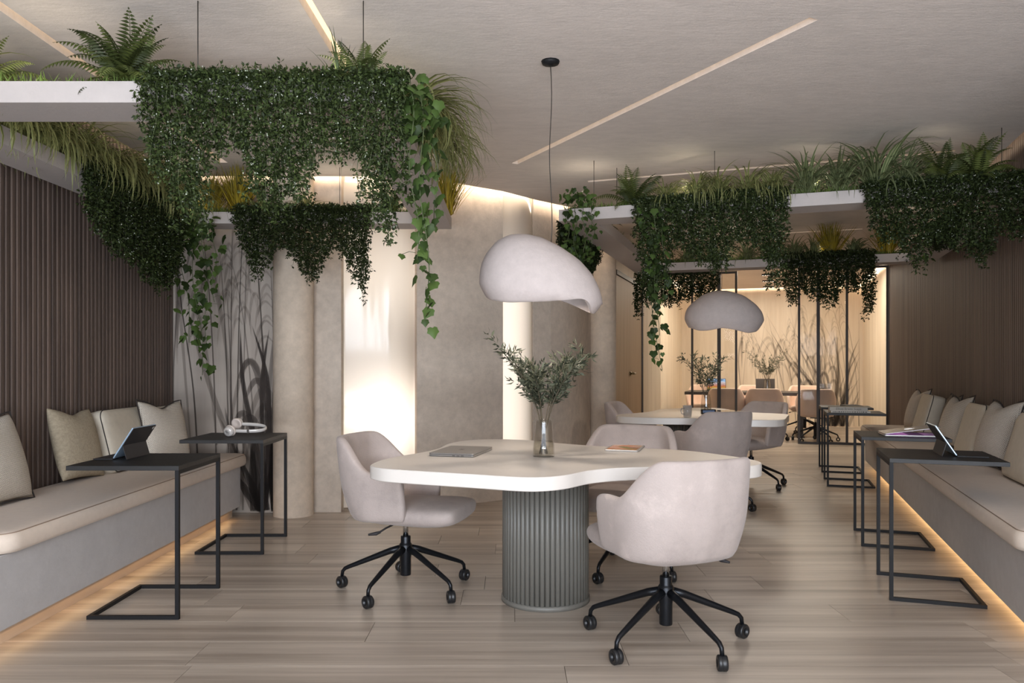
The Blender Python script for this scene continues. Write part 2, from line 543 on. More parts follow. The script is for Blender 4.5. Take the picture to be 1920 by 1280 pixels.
M['fern'] = fern_mat('fern frond', srgb(48, 56, 28), srgb(98, 108, 56))
M['ivy'] = fern_mat('ivy leaf', srgb(38, 52, 25), srgb(80, 102, 50))


def frosted(name):
    t = NT(name)
    d = t.new('ShaderNodeBsdfDiffuse'); d.inputs[0].default_value = tuple(srgb(232, 222, 210)) + (1,)
    tr = t.new('ShaderNodeBsdfTranslucent'); tr.inputs[0].default_value = tuple(srgb(246, 238, 228)) + (1,)
    a = t.new('ShaderNodeMixShader'); a.inputs[0].default_value = 0.5
    t.lk(d.outputs[0], a.inputs[1]); t.lk(tr.outputs[0], a.inputs[2])
    g = t.new('ShaderNodeBsdfGlossy'); g.inputs['Roughness'].default_value = 0.08
    fr = t.new('ShaderNodeFresnel'); fr.inputs['IOR'].default_value = 1.5
    b = t.new('ShaderNodeMixShader'); t.lk(fr.outputs[0], b.inputs[0]); t.lk(a.outputs[0], b.inputs[1]); t.lk(g.outputs[0], b.inputs[2])
    t.lk(b.outputs[0], t.out.inputs[0])
    return t.m


M['frosted'] = frosted('frosted panel')

# ================================================================ structure
ZC = 2.70          # ceiling
ZR = 3.00          # roof slab above the coves


def struct(name, mb, m, parent=None, **kw):
    o = mb.obj(name, m, parent, **kw)
    if parent is None: o['kind'] = 'structure'
    return o


# floor with its planks
floor = struct('floor', MB().box((-3.2, -1.9, -0.06), (8.2, 17.2, -0.012)), M['groove'])
PITCH = 0.2585
row = 0
y = 3.064 - 3 * PITCH
plank_n = 0
while y < 16.2:
    x0 = max(-2.75, -0.72 * (y + PITCH) - 0.3) if y < 6.4 else (-2.75 if y < 6.6 else -0.9 if y < 7.2 else 0.1 if y < 8.5 else 0.9)
    x1 = min(1.75 + 0.3405 * (y + PITCH), 0.72 * (y + PITCH) + 0.3)
    x = x0 - random.random() * 0.9 if y < 6.4 else x0
    while x < x1:
        L = 1.25 + 0.55 * random.random() if y < 9 else 2.4 + random.random()
        xe = min(x + L, x1 + 0.2)
        if x1 - xe < 0.25: xe = x1 + 0.2
        g = 0.0011
        mb = MB().box((x + g, y + g, -0.02), (xe - g, y + PITCH - g, 0.0))
        mb.obj('plank', M['plank'], floor)
        plank_n += 1
        x = xe
    y += PITCH
    row += 1

# ceiling: one slab with slots cut through it
SLOTS = [((0.032, 5.74), (1.317, 3.333), 0.052), ((-0.86, 2.3), (-0.80, 5.70), 0.056), ((-2.14, 1.9), (-2.13, 5.71), 0.056),
         ((0.634, 6.30), (3.125, 5.40), 0.046), ((2.05, 9.15), (3.90, 8.51), 0.046)]
dR = -VS * 0.10
P_ = [(-2.63, -1.9), (2.38, -1.9), (2.38, 2.22)]
for q in (MR_R1 + dR - US * 0.1, MR_L1 - dR - US * 0.1, MR_L0 - dR):
    P_.append((q.x, q.y))
P_ += [(2.36, 12.37), (1.21, 8.80), (1.0, 8.3), (0.82, 7.75), (0.56, 7.32), (0.24, 7.01), (-0.06, 6.66), (-0.36, 6.43), (-0.62, 6.24), (-0.90, 6.13), (-2.63, 6.12)]


def slot_rect(a, b, w, grow=0.0):
    a = Vector(a).to_3d(); b = Vector(b).to_3d()
    d = (b - a).normalized(); n = Vector((-d.y, d.x, 0)) * (w / 2 + grow)
    a = a - d * grow; b = b + d * grow
    return [a + n, a - n, b - n, b + n]


polys = [[Vector((p[0], p[1], 0)) for p in P_]] + [slot_rect(*s) for s in SLOTS]
tri = tessellate_polygon(polys)
flat = [p for pl in polys for p in pl]
mb = MB()
mb.add([(p.x, p.y, ZC) for p in flat], [tuple(t) for t in tri])
mb.add([(p.x, p.y, ZC + 0.05) for p in flat], [tuple(reversed(t)) for t in tri])
for pl in polys:
    n = len(pl)
    mb.add([(p.x, p.y, ZC) for p in pl] + [(p.x, p.y, ZC + 0.05) for p in pl], [(i, (i + 1) % n, n + (i + 1) % n, n + i) for i in range(n)])
ceiling = struct('ceiling', mb, M['ceiling'])
bm = bmesh.new(); bm.from_mesh(ceiling.data); bmesh.ops.recalc_face_normals(bm, faces=bm.faces); bm.to_mesh(ceiling.data); bm.free()
MB().box((-3.2, -1.9, ZR), (8.2, 17.2, ZR + 0.1)).obj('roof_slab', M['ceiling'], ceiling)
SL = ['ceiling light slot running up to the right above the round pendant, alone on open ceiling',
      'ceiling light slot running away above the middle of the hanging vine curtain',
      'ceiling light slot behind the large fern at the far left',
      'ceiling light slot crossing behind the spider plants of the right planter',
      'farthest ceiling light slot, seen under the right planter near the glass room']
for (a, b, w), lab in zip(SLOTS, SL):
    c = (Vector(a) + Vector(b)) / 2
    t = empty('light_slot', (c.x, c.y, ZC), 0, lab, 'ceiling light', 'recessed light slots in the ceiling')
    r = slot_rect(a, b, w, 0.012); q = slot_rect(a, b, w, 0.001)
    k = MB()
    k.prism([(p.x - c.x, p.y - c.y) for p in r], 0.052, 0.060); k.obj('diffuser', M['slotlight'], t)
    k = MB()
    for i in range(4):
        p0, p1 = q[i], q[(i + 1) % 4]; r0, r1 = r[i], r[(i + 1) % 4]
        k.prism([(v.x - c.x, v.y - c.y) for v in (r0, r1, p1, p0)], 0.0505, 0.0519)
    k.obj('trim', M['white'], t)

# left wall with walnut slats
wl = struct('wall_left', MB().box((-2.90, -1.9, 0), (-2.75, 6.36, ZR)), M['slat_back'])


def slat_mesh(name, z0, z1, w=0.035, d=0.022):
    pts = [(0, -w / 2), (d * 0.75, -w / 2), (d, -w / 2 + 0.006), (d, w / 2 - 0.006), (d * 0.75, w / 2), (0, w / 2)]
    return MB().prism(pts, z0, z1).mesh(name)


sm = slat_mesh('slat', 0.0, 2.96)
sm.materials.append(M['slat'])
y = 0.74
while y < 6.22:
    link('slat', sm, wl, loc=(-2.75, y, 0)); y += 0.047

# right wall (turned by ANG) with slats
c0 = Vector((1.726 + 0.3405 * 2.2, 2.2, 0))
wr = empty('wall_right', (c0.x, c0.y, 0), -ANG); wr['kind'] = 'structure'
LR = (Vector((5.61, 11.40, 0)) - c0).length
MB().box((0.02, 0, 0), (0.15, LR, ZR)).obj('backing', M['slat_back'], wr)
y = 0.03
while y < LR - 0.02:
    link('slat', sm, wr, loc=(0.02, y, 0), rot=(0, 0, PI)); y += 0.047
struct('wall_front', MB().box((2.475, -1.9, 0), (2.62, 2.25, ZR)), M['wall'])

# window front behind the camera
w1 = struct('window_1', MB().box((-2.75, -1.66, 2.62), (2.48, -1.58, ZR)).box((-2.75, -1.66, 0), (2.48, -1.58, 0.08)), M['darkframe'])
for i in range(5):
    x = -2.72 + i * 1.29
    MB().box((x - 0.03, -1.66, 0.08), (x + 0.03, -1.58, 2.62)).obj('mullion', M['darkframe'], w1)

# back wall
wb = struct('wall_back', MB().box((-2.75, 6.24, 0), (-1.375, 6.36, ZR)), M['wall'])


def poly_wall(name, pts, th, m, parent, z0=0.0, z1=ZR, smooth=True, bev=0.006):
    """wall following a plan polyline, thickness th added behind (to the left of travel); th 0 is a thin glazing sheet"""
    pts = [Vector(p).to_3d() for p in pts]
    if th == 0.0:
        mb = MB()
        mb.add([(p.x, p.y, z) for p in pts for z in (z0, z1)], [(2 * i, 2 * i + 2, 2 * i + 3, 2 * i + 1) for i in range(len(pts) - 1)], True)
        return mb.obj(name, m, parent)
    back = []
    for i, p in enumerate(pts):
        d = (pts[min(i + 1, len(pts) - 1)] - pts[max(i - 1, 0)]).normalized()
        back.append(p + Vector((-d.y, d.x, 0)) * th)
    mb = MB()
    n = len(pts)
    vs = []
    for p, b in zip(pts, back):
        vs += [(p.x, p.y, z0), (p.x, p.y, z1), (b.x, b.y, z1), (b.x, b.y, z0)]
    mb.loft([[Vector(vs[i * 4 + k]) for k in range(4)] for i in range(n)], smooth=False)
    o = mb.obj(name, m, parent)
    bm = bmesh.new(); bm.from_mesh(o.data); bmesh.ops.recalc_face_normals(bm, faces=bm.faces)
    bm.to_mesh(o.data); bm.free()
    if smooth:
        o.data.polygons.foreach_set('use_smooth', [True] * len(o.data.polygons))
        e = o.modifiers.new('split', 'EDGE_SPLIT'); e.split_angle = math.radians(35)
    return o


def spline(pts, n=6):
    out = []
    P = [Vector(p) for p in pts]
    for i in range(len(P) - 1):
        p0, p1, p2, p3 = P[max(i - 1, 0)], P[i], P[i + 1], P[min(i + 2, len(P) - 1)]
        for k in range(n):
            t = k / n
            out.append(0.5 * ((2 * p1) + (p2 - p0) * t + (2 * p0 - 5 * p1 + 4 * p2 - p3) * t * t + (3 * p1 - p0 - 3 * p2 + p3) * t ** 3))
    out.append(P[-1])
    return out


poly_wall('frosted_panel', spline([(-1.40, 6.33), (-1.15, 6.345), (-0.96, 6.385), (-0.87, 6.45), (-0.81, 6.56), (-0.74, 6.66), (-0.62, 6.70)]), 0.0, M['frosted'], wb, 0.02)
poly_wall('wall_slab', spline([(-0.785, 6.45), (-0.55, 6.53), (-0.30, 6.65), (-0.066, 6.80)], 4), 0.09, M['wall'], wb)
poly_wall('frosted_panel', spline([(-0.12, 6.90), (0.02, 6.95), (0.13, 7.04), (0.20, 7.16), (0.235, 7.34), (0.24, 7.70)]), 0.0, M['frosted'], wb, 0.02)
poly_wall('wall_slab', spline([(0.215, 7.17), (0.30, 7.25), (0.385, 7.335)], 3), 0.09, M['wall'], wb)
poly_wall('wall_slab', spline([(0.388, 7.339), (0.56, 7.58), (0.72, 7.95), (0.90, 8.62)], 4), 0.09, M['wall'], wb)
poly_wall('backing', [(-1.42, 6.30), (-1.42, 7.35), (-0.2, 7.75), (0.35, 8.6), (1.15, 9.05)], 0.05, M['wall'], wb, smooth=False)  # unseen shell added to keep outside light out of the wall cavity
for i, (cx, cy) in enumerate(((-1.734, 6.14), (1.04, 8.70))):
    o = MB().lathe([(0.157, 0), (0.157, ZC)], 64).obj('column', M['column'], loc=(cx, cy, 0)); o['kind'] = 'structure'
    tag(o, ('plaster column beside the grass mural', 'plaster column next to the oak door')[i])

# door wall, meeting room walls
D0 = Vector((1.21, 8.80, 0))
wd = empty('wall_passage', (D0.x, D0.y, 0), -ANG); wd['kind'] = 'structure'   # local y runs along US
LD = (MR_L0 - D0).length
MB().box((-0.12, 0, 2.29), (0, 1.94, ZR)).box((-0.12, 1.94, 0), (0, LD, ZR)).box((-0.12, -0.05, 0), (-0.06, 1.94, ZR)).obj('wood_panel', M['lightwood'], wd)
dr = empty('door_1', RP(D0, -0.015, 0.02), -ANG); dr['kind'] = 'structure'
MB().box((-0.04, 0, 0.005), (0.005, 1.86, 2.235)).obj('door_leaf', M['doorwood'], dr)
MB().box((-0.04, 1.865, 0), (0.022, 1.925, 2.29)).box((-0.04, 0, 2.24), (0.022, 1.865, 2.29)).obj('door_frame', M['darkframe'], dr)
h = MB(); h.lathe([(0.026, 0), (0.026, 0.012), (0.012, 0.014), (0.012, 0.05)], 16, Matrix.Translation((0.005, 0.96, 1.085)) @ Matrix.Rotation(PI / 2, 4, 'Y'))
h.tube([(0.05, 0.90, 1.085), (0.05, 1.10, 1.085)], 0.013, 10); h.obj('door_handle', M['brass'], dr)
poly_wall('wall_meeting_left', [MR_L0.xy, MR_L1.xy], 0.1, M['lightwood'], None, smooth=False)['kind'] = 'structure'
wmb = poly_wall('wall_meeting_back', [MR_L1.xy, MR_R1.xy], 0.1, M['lightwood'], None, smooth=False); wmb['kind'] = 'structure'
poly_wall('wall_meeting_right', [MR_R1.xy, MR_R0.xy], 0.1, M['lightwood'], None, smooth=False)['kind'] = 'structure'


# ---- ink grass murals: flat prints on the two walls
def ink_mural(name, strokes, origin, ax, nrm, parent):
    V = []; F = []; T = []
    off = 0.0015
    for pts, wid, tone, al in strokes:
        b = len(V)
        P = spline([(p[0], p[1]) for p in pts], 6)
        n = len(P)
        off += 0.00003
        for i, p in enumerate(P):
            u = i / (n - 1)
            d = (P[min(i + 1, n - 1)] - P[max(i - 1, 0)])
            if d.length < 1e-6: d = Vector((0, 1))
            d.normalize(); nn = Vector((-d.y, d.x))
            f = u * (len(wid) - 1); k = min(int(f), len(wid) - 2); w = wid[k] * (1 - f + k) + wid[k + 1] * (f - k)
            for sgn, aa in ((-1, 0.75), (0, 1.0), (1, 0.75)):
                q = p + nn * (w / 2 * sgn)
                V.append(origin + ax * q.x + Vector((0, 0, q.y)) + nrm * off)
                fade = min(1, (1 - u) * 5 + 0.25)
                T.append((*tone, al * aa * fade))
        for i in range(n - 1):
            for k in (0, 1):
                a = b + i * 3 + k
                F.append((a, a + 1, a + 4, a + 3))
    me = mesh_np(name, V, np.array(F), np.array(T, dtype=np.float32))
    return link(name, me, parent, M['ink'])


def mural_strokes(W, cx, H, seed, spread, R, fade=1.0):
    r = random.Random(seed)
    S = []
    inks = [srgb(52, 46, 44), srgb(84, 76, 72), srgb(116, 106, 98)]
    lo = 0.01; hi = W - 0.01
    cl = lambda x: max(lo + .02, min(hi - .02, x))
    # pale washes: broad drooping leaves
    for i in range(int(9 * W / 0.9)):
        x = cl(r.gauss(cx - spread * 0.45, spread * 0.5)); h = r.uniform(0.6, 2.3); s = r.choice((-1, -1, 1)); k = r.uniform(0.15, 0.5)
        S.append(([(x, h * 0.3), (x + s * k * 0.25, h * 0.75), (cl(x + s * k * 0.6), h), (cl(x + s * k), h * 0.86), (cl(x + s * k * 1.2), h * 0.66)], [0.012, 0.03, 0.055, 0.04, 0.01], inks[2], 0.32))
    # long thin stems
    for i in range(int(14 * W / 0.9)):
        x = cl(r.gauss(cx - spread * 0.3, spread * 0.4)); h = r.uniform(1.7, H); s = r.uniform(-0.45, 0.15) * spread
        S.append(([(x, 0.02), (x + s * 0.15, h * 0.4), (cl(x + s * 0.5), h * 0.75), (cl(x + s), h)], [0.016, 0.013, 0.010, 0.004], inks[r.choice((0, 1, 1))], r.uniform(0.35, 0.65)))
        if r.random() < 0.5:      # seed head: comb of short washes
            sd = r.choice((-1, -1, 1))
            for j in range(7):
                u = 0.70 + 0.04 * j + r.uniform(-.02, .02)
                px = x + s * u * u; pz = h * u; k = r.uniform(0.04, 0.13)
                S.append(([(cl(px), pz), (cl(px + sd * k * 0.5), pz + 0.05), (cl(px + sd * k), pz - 0.03), (cl(px + sd * k * 1.2), pz - r.uniform(0.12, 0.26))], [0.006, 0.022, 0.026, 0.003], inks[2], r.uniform(0.12, 0.28)))
    # dark blades fanning from the clump
    for i in range(int(26 * R)):
        a = r.gauss(-0.08, 0.30 * R); L = r.uniform(0.5, 1.65) * (1.15 if R > 1 else 1)
        bx = cl(cx + r.gauss(0, 0.07 * R)); ex = cl(bx + math.sin(a) * L); bend = r.uniform(-0.08, 0.08)
        S.append(([(bx, 0.02), (cl((bx * 2 + ex) / 3 + bend * 0.4), L * 0.35), (cl((bx + 2 * ex) / 3 + bend), L * 0.72), (ex, L)], [0.03, 0.05 * r.uniform(0.6, 1.3), 0.035, 0.004], inks[r.choice((0, 0, 1, 2))], r.uniform(0.35, 0.8)))
    # dark wet base
    for i in range(int(14 * R)):
        bx = cl(cx + r.gauss(0.03, 0.10 * R)); L = r.uniform(0.3, 0.75); ex = cl(bx + r.gauss(0, 0.12))
        S.append(([(bx, 0.01), ((bx + ex) / 2, L * 0.5), (ex, L)], [0.05, 0.07, 0.006], srgb(40, 36, 34), 0.5))
    # curled withered leaves
    for i in range(int(5 * W / 0.9)):
        x = cl(cx - r.uniform(0.0, spread * 0.6)); z = r.uniform(0.7, 1.4)
        S.append(([(x + 0.12, z - 0.28), (x + 0.07, z - 0.02), (x, z + 0.03), (cl(x - 0.07), z - 0.10)], [0.03, 0.055, 0.05, 0.02], inks[1], 0.5))
    return [(p, w, t, a * fade) for p, w, t, a in S]


MB().box((-2.748, 6.226, 0), (-1.86, 6.24, ZR)).obj('mural_panel', M['muralwood'], wb)
ink_mural('mural_print', mural_strokes(0.86, 0.72, 2.66, 3, 0.75, 0.62), Vector((-2.73, 6.226, 0)), Vector((1, 0, 0)), Vector((0, -1, 0)), wb)
st = mural_strokes(2.2, 1.78, 2.5, 12, 1.5, 1.25, 0.55)
mdir = (MR_R1 - MR_L1).normalized()
ink_mural('mural_print', st, MR_L1 + mdir * 1.15, mdir, Vector((mdir.y, -mdir.x, 0)), wmb)

# glass front of the meeting room
def gp(s): return Vector((4.376, 11.69, 0)) + VS * s


def screen(name, s0, s1, posts, label, dt=0.0, bottom=True):
    p = gp(s0) + US * dt
    t = empty(name, (p.x, p.y, 0), -ANG, label, 'partition', 'black framed glass screens of the meeting room')
    L = s1 - s0; hw = 0.017; Z = 2.66
    edges = sorted(set([0.0, L] + [q - s0 for q in posts]))
    for e in edges:
        MB().box((e - hw, -hw, 0), (e + hw, hw, Z)).obj('post', M['darkframe'], t)
    for a, b in zip(edges[:-1], edges[1:]):
        if b - a < 0.06: continue
        MB().box((a + hw, -hw, 0), (b - hw, hw, 0.035)).obj('bottom_rail', M['darkframe'], t)
        MB().box((a + hw, -hw, Z - 0.035), (b - hw, hw, Z)).obj('top_rail', M['darkframe'], t)
        MB().box((a + hw, -0.004, 0.035), (b - hw, 0.004, Z - 0.035)).obj('glass_pane', M['pane'], t)
    return t


def s_at(px):      # distance along the glass line seen at picture column px
    k = (px - 957) / 1440
    return (k * 11.69 - 4.376) / (VS.x - k * VS.y)


screen('glass_screen', s_at(1229), s_at(1347), [s_at(1298)], 'fixed glass screen with three posts beside the oak door wall')
screen('sliding_glass_door', s_at(1349), s_at(1380), [], 'narrow sliding glass door left of the opening, behind the small pendant', 0.05)
screen('sliding_glass_door', s_at(1498), s_at(1533), [], 'narrow sliding glass door right of the opening to the meeting room', -0.05)
screen('glass_screen', s_at(1535), s_at(1664), [s_at(1588)], 'fixed glass screen against the walnut slatted wall end')

# ---------------------------------------------------------------- benches
def rrect(x0, y0, x1, y1, r, n=6):
    out = []
    for cx, cy, a0 in ((x1 - r, y1 - r, 0), (x0 + r, y1 - r, 90), (x0 + r, y0 + r, 180), (x1 - r, y0 + r, 270)):
        for k in range(n + 1):
            a = math.radians(a0 + 90 * k / n)
            out.append((cx + r * math.cos(a), cy + r * math.sin(a)))
    return out


def cushion_rings(x0, y0, x1, y1, z0, z1, r):
    h = z1 - z0; rings = []
    for ins, f in ((0.040, 0.0), (0.012, 0.06), (0.0, 0.25), (0.0, 0.62), (0.006, 0.80), (0.018, 0.92), (0.04, 0.975), (0.10, 1.0)):
        rings.append([Vector((p[0], p[1], z0 + h * f)) for p in rrect(x0 + ins, y0 + ins, x1 - ins, y1 - ins, max(r - ins, 0.012), 6)])
    return rings


def bench(loc, rz, L, label, clabel, xs, plinth_rec, D=0.60):
    """local x towards the wall is xs, y along the bench"""
    t = empty('bench', loc, rz, label, 'bench', 'built-in benches along the two side walls')
    bx = lambda a, b: (min(a * xs, b * xs), max(a * xs, b * xs))
    a, b = bx(0, D)
    MB().box((a, 0, 0.09), (b, L, 0.405)).obj('base', M['concrete'], t, bevel=0.004)
    a, b = bx(plinth_rec, D - 0.02)
    MB().box((a, 0.03, 0), (b, L + 0.02, 0.09)).obj('plinth', M['plinth'], t)
    c = empty('seat_cushion', loc, rz, clabel, 'cushion', 'long seat cushions on the benches')
    a, b = bx(-0.045, D - 0.01)
    MB().loft(cushion_rings(a, 0.0, b, L + 0.085, 0.405, 0.502, 0.10)).obj('upholstery', M['bench'], c)
    loop = [(p[0], p[1], 0.492) for p in rrect(a + 0.016, 0.016, b - 0.016, L + 0.069, 0.085, 6)]
    MB().tube(loop + loop[:1], 0.0028, 6, caps=False).obj('piping', M['seamtan'], c)
    return t


bench((-2.116, 3.16, 0), 0, 2.86, 'grey plaster bench along the walnut wall at left, lit from beneath',
      'long sand coloured seat cushion on the left bench', -1, 0.072)
B0 = Vector((1.08 + 0.3405 * 3.20, 3.20, 0))
bench((B0.x, B0.y, 0), -ANG, 6.05, 'grey plaster bench along the walnut wall at right, lit from beneath',
      'long sand coloured seat cushion on the right bench', 1, 0.16)

# ================================================================ lobed tables
OUT1 = [(-.632, 3.418), (-.57, 3.335), (-.49, 3.285), (-.285, 3.20), (-.115, 3.13), (.042, 3.062), (.146, 3.068), (.24, 3.135), (.335, 3.26), (.48, 3.345), (.66, 3.375), (.85, 3.375), (1.01, 3.39), (1.10, 3.43),
        (1.154, 3.52), (1.14, 3.66), (1.06, 3.82), (.95, 3.99), (.81, 4.09), (.64, 4.16), (.46, 4.25), (.26, 4.41), (.12, 4.56), (-.03, 4.625), (-.19, 4.61), (-.30, 4.50), (-.36, 4.33), (-.385, 4.12), (-.44, 3.96), (-.53, 3.80), (-.61, 3.62)]


def table(loc, rz, label, group):
    t = empty('lobed_table', loc, rz, label, 'table', group)
    pts = [Vector((x - 0.18, y - 3.94)) for x, y in OUT1]
    P = spline(pts + pts[:1], 5)[:-1]
    # smooth the loop once
    n = len(P)
    for _ in range(3):
        P = [(P[i - 1] + P[i] * 2 + P[(i + 1) % n]) / 4 for i in range(n)]
    c = Vector((0.08, -0.1))
    def inset(d):
        out = []
        for i in range(n):
            tg = (P[(i + 1) % n] - P[i - 1]).normalized()
            out.append(P[i] + Vector((-tg.y, tg.x)) * d)
        return out
    rings = [[Vector((p.x, p.y, z)) for p in inset(d)] for d, z in ((0.02, 0.692), (0.003, 0.693), (0.0, 0.696), (0.0, 0.746), (0.0015, 0.7485), (0.003, 0.75), (0.03, 0.75))]
    top = MB().loft(rings).obj('tabletop', M['white'], t)
    e = top.modifiers.new('split', 'EDGE_SPLIT'); e.split_angle = math.radians(28)
    MB().lathe([(0.205, 0.0), (0.205, 0.692)], 48).obj('core', M['rib'], t)
    MB().lathe([(0.0, 0.0), (0.226, 0.0), (0.226, 0.022), (0.21, 0.024)], 64).obj('plinth', M['rib'], t)
    NR = 52; r = 0.0128
    rm = MB().prism([(r * math.cos(a), r * math.sin(a)) for a in [2 * PI * k / 12 for k in range(12)]], 0.024, 0.692, True).mesh('rib')
    rm.materials.append(M['rib'])
    for k in range(NR):
        a = 2 * PI * k / NR
        link('rib', rm, t, loc=(0.2085 * math.cos(a), 0.2085 * math.sin(a), 0), rot=(0, 0, a))
    return t


table((0.18, 3.94, 0), 0, 'white lobed table on a fluted drum, nearest in the middle of the room', 'lobed work tables')
table((1.62, 7.02, 0), PI / 2, 'white lobed table further back by the glass room, under the far pendant', 'lobed work tables')

# ================================================================ office chairs
def smooth01(x): x = max(0, min(1, x)); return x * x * (3 - 2 * x)


def shell_mesh():
    hw, yf, yb, r = 0.292, 0.10, -0.285, 0.20
    pl = [Vector((hw, yf)), Vector((hw, (yf + yb + r) / 2)), Vector((hw, yb + r))]
    for k in range(1, 9):
        a = -PI / 2 * k / 9
        pl.append(Vector((hw - r + r * math.cos(a), yb + r + r * math.sin(a))))
    pl += [Vector((hw - r, yb)), Vector((0, yb - 0.012))]
    half = pl
    full = half + [Vector((-p.x, p.y)) for p in reversed(half[:-1])]
    # arc length resample
    d = [0]
    for a, b in zip(full[:-1], full[1:]): d.append(d[-1] + (b - a).length)
    N = 37; pts = []
    for i in range(N):
        s = d[-1] * i / (N - 1); k = 0
        while k < len(d) - 2 and d[k + 1] < s: k += 1
        f = (s - d[k]) / (d[k + 1] - d[k]); pts.append(full[k].lerp(full[k + 1], f))
    secs = []
    for i in range(N):
        q = abs(i / (N - 1) - 0.5) * 2
        tg = (pts[min(i + 1, N - 1)] - pts[max(i - 1, 0)]).normalized()
        inn = Vector((-tg.y, tg.x))              # inward
        if inn.dot(-pts[i] + Vector((0, -0.05))) < 0: inn = -inn
        top = 0.655 + (0.825 - 0.655) * (1 - smooth01((q - 0.36) / 0.34)) - 0.012 * smooth01((q - 0.9) / 0.1)
        bot = 0.388 + 0.012 * smooth01((q - 0.5) / 0.5)
        bk = 1 - smooth01((q - 0.25) / 0.45)
        sec = []
        M_ = 7
        def pos(z, o):
            h = (z - 0.352) / 0.47
            p = pts[i] + inn * o
            tap = 0.90 + 0.10 * smooth01(h / 0.55)
            x = p.x * tap * (1 + 0.03 * h); y = p.y if p.y > 0 else p.y * (0.86 + 0.14 * smooth01(h / 0.5))
            y -= 0.055 * h * bk
            y += 0.03 * smooth01((q - 0.8) / 0.2) * (0.5 - h) * 0.8
            return Vector((x, y, z))
        for k in range(M_): sec.append(pos(bot + (top - 0.012 - bot) * k / (M_ - 1), 0.0 if k else 0.006))
        sec.append(pos(top, 0.010)); sec.append(pos(top, 0.036))
        th = 0.050
        for k in range(M_ - 1, -1, -1): sec.append(pos(bot + 0.02 + (top - 0.012 - bot - 0.02) * k / (M_ - 1), th))
        secs.append(sec)
    return MB().loft(secs)


def seat_mb():
    rows = [(-0.235, .17, .395, .455), (-0.20, .222, .386, .472), (-0.10, .244, .376, .480), (0.05, .246, .372, .484), (0.17, .247, .368, .486), (0.26, .242, .374, .487), (0.315, .226, .384, .482), (0.336, .195, .400, .470), (0.340, .15, .412, .458)]
    rings = []
    for y, w, zb, zt in rows:
        m = (zb + zt) / 2; c = 0.028
        rings.append([Vector(p) for p in ((-w + c, y, zb), (0, y, zb - 0.004), (w - c, y, zb), (w, y, m - .012), (w, y, m + .015), (w - c, y, zt - .004), (0, y, zt), (-w + c, y, zt - .004), (-w, y, m + .015), (-w, y, m - .012))])
    return MB().loft(rings)


def make_chair(fabric):
    t = empty('office_chair')
    shell_mesh().obj('backrest', fabric, t, subsurf=1)
    seat_mb().obj('seat', fabric, t, subsurf=2)
    MB().box((-0.08, -0.08, 0.36), (0.08, 0.10, 0.385)).obj('seat_plate', M['steel'], t, bevel=0.004)
    MB().lathe([(0.0, 0.27), (0.0145, 0.27), (0.0145, 0.365)], 20).obj('gas_lift', M['chrome'], t)
    MB().lathe([(0.0, 0.078), (0.027, 0.078), (0.0285, 0.083), (0.0285, 0.17), (0.034, 0.20), (0.036, 0.235), (0.030, 0.247), (0.0265, 0.252), (0.0265, 0.283), (0.025, 0.287), (0.0, 0.287)], 28).obj('base_post', M['steel'], t)
    lv = MB().tube([(0.07, -0.02, 0.368), (0.19, -0.03, 0.364), (0.235, -0.045, 0.352)], 0.005, 6)
    lv.tube([(0.232, -0.04, 0.353), (0.244, -0.06, 0.346), (0.262, -0.095, 0.342)], [0.006, 0.010, 0.005], 8)
    lv.obj('lever', M['dark'], t)
    path = [(0.018, 0, 0.222), (0.08, 0, 0.206), (0.20, 0, 0.158), (0.305, 0, 0.116), (0.332, 0, 0.104), (0.346, 0, 0.088), (0.350, 0, 0.060)]
    lm = MB().tube(path, [0.020, 0.0175, 0.0145, 0.0115, 0.0105, 0.0095, 0.009], 10).mesh('leg'); lm.materials.append(M['steel'])
    prof = [(0.0155, -0.019), (0.028, -0.019), (0.0315, -0.015), (0.0315, -0.003), (0.0295, 0.0), (0.0315, 0.003), (0.0315, 0.015), (0.028, 0.019), (0.0155, 0.019)]
    cm = MB().lathe(prof, 24, Matrix.Rotation(PI / 2, 4, 'X'), True, close=True)
    cm.tube([(0, 0, 0.026), (0, 0, 0.05)], 0.006, 8); cm = cm.mesh('caster'); cm.materials.append(M['caster'])
    for k in range(5):
        a = 2 * PI * k / 5
        L = link('leg', lm, t, rot=(0, 0, a))
        link('caster', cm, L, loc=(0.350, 0, 0.0315), rot=(0, 0, (0.5, 1.9, -0.6, 1.2, 2.6)[k]))
    return t


def set_chair(c, x, y, face, base, label, group):
    """face: heading of the sitter, base: heading of one leg, both in degrees"""
    c.location = (x, y, 0); c.rotation_euler = (0, 0, math.radians(face - 90))
    for ch in c.children:
        if ch.name.startswith('leg'):
            ch.rotation_euler.z += math.radians(base - (face - 90))
    return tag(c, label, 'chair', group)


ch0 = make_chair(M['suede'])
spots = [(-0.559, 4.10, -14.6, 30, 'beige suede swivel chair at the left end of the nearest lobed table'),
         (0.672, 3.32, 112, 8.8, 'beige suede swivel chair nearest the camera, its back turned to it'),
         (0.665, 4.50, 247, 22, 'beige suede swivel chair behind the nearest table, beside the tablet'),
         (1.66, 6.42, 110, 46, 'taupe swivel chair with its back to the camera at the far lobed table'),
         (2.385, 7.61, 214, 10, 'taupe swivel chair at the right end of the far lobed table'),
         (1.29, 7.62, -24, 20, 'taupe swivel chair by the plaster column at the left of the far table')]
chairs = [ch0] + [copy_tree(ch0) for _ in spots[1:]]
for c, s in zip(chairs, spots): set_chair(c, *s, 'beige suede swivel chairs around the lobed tables')

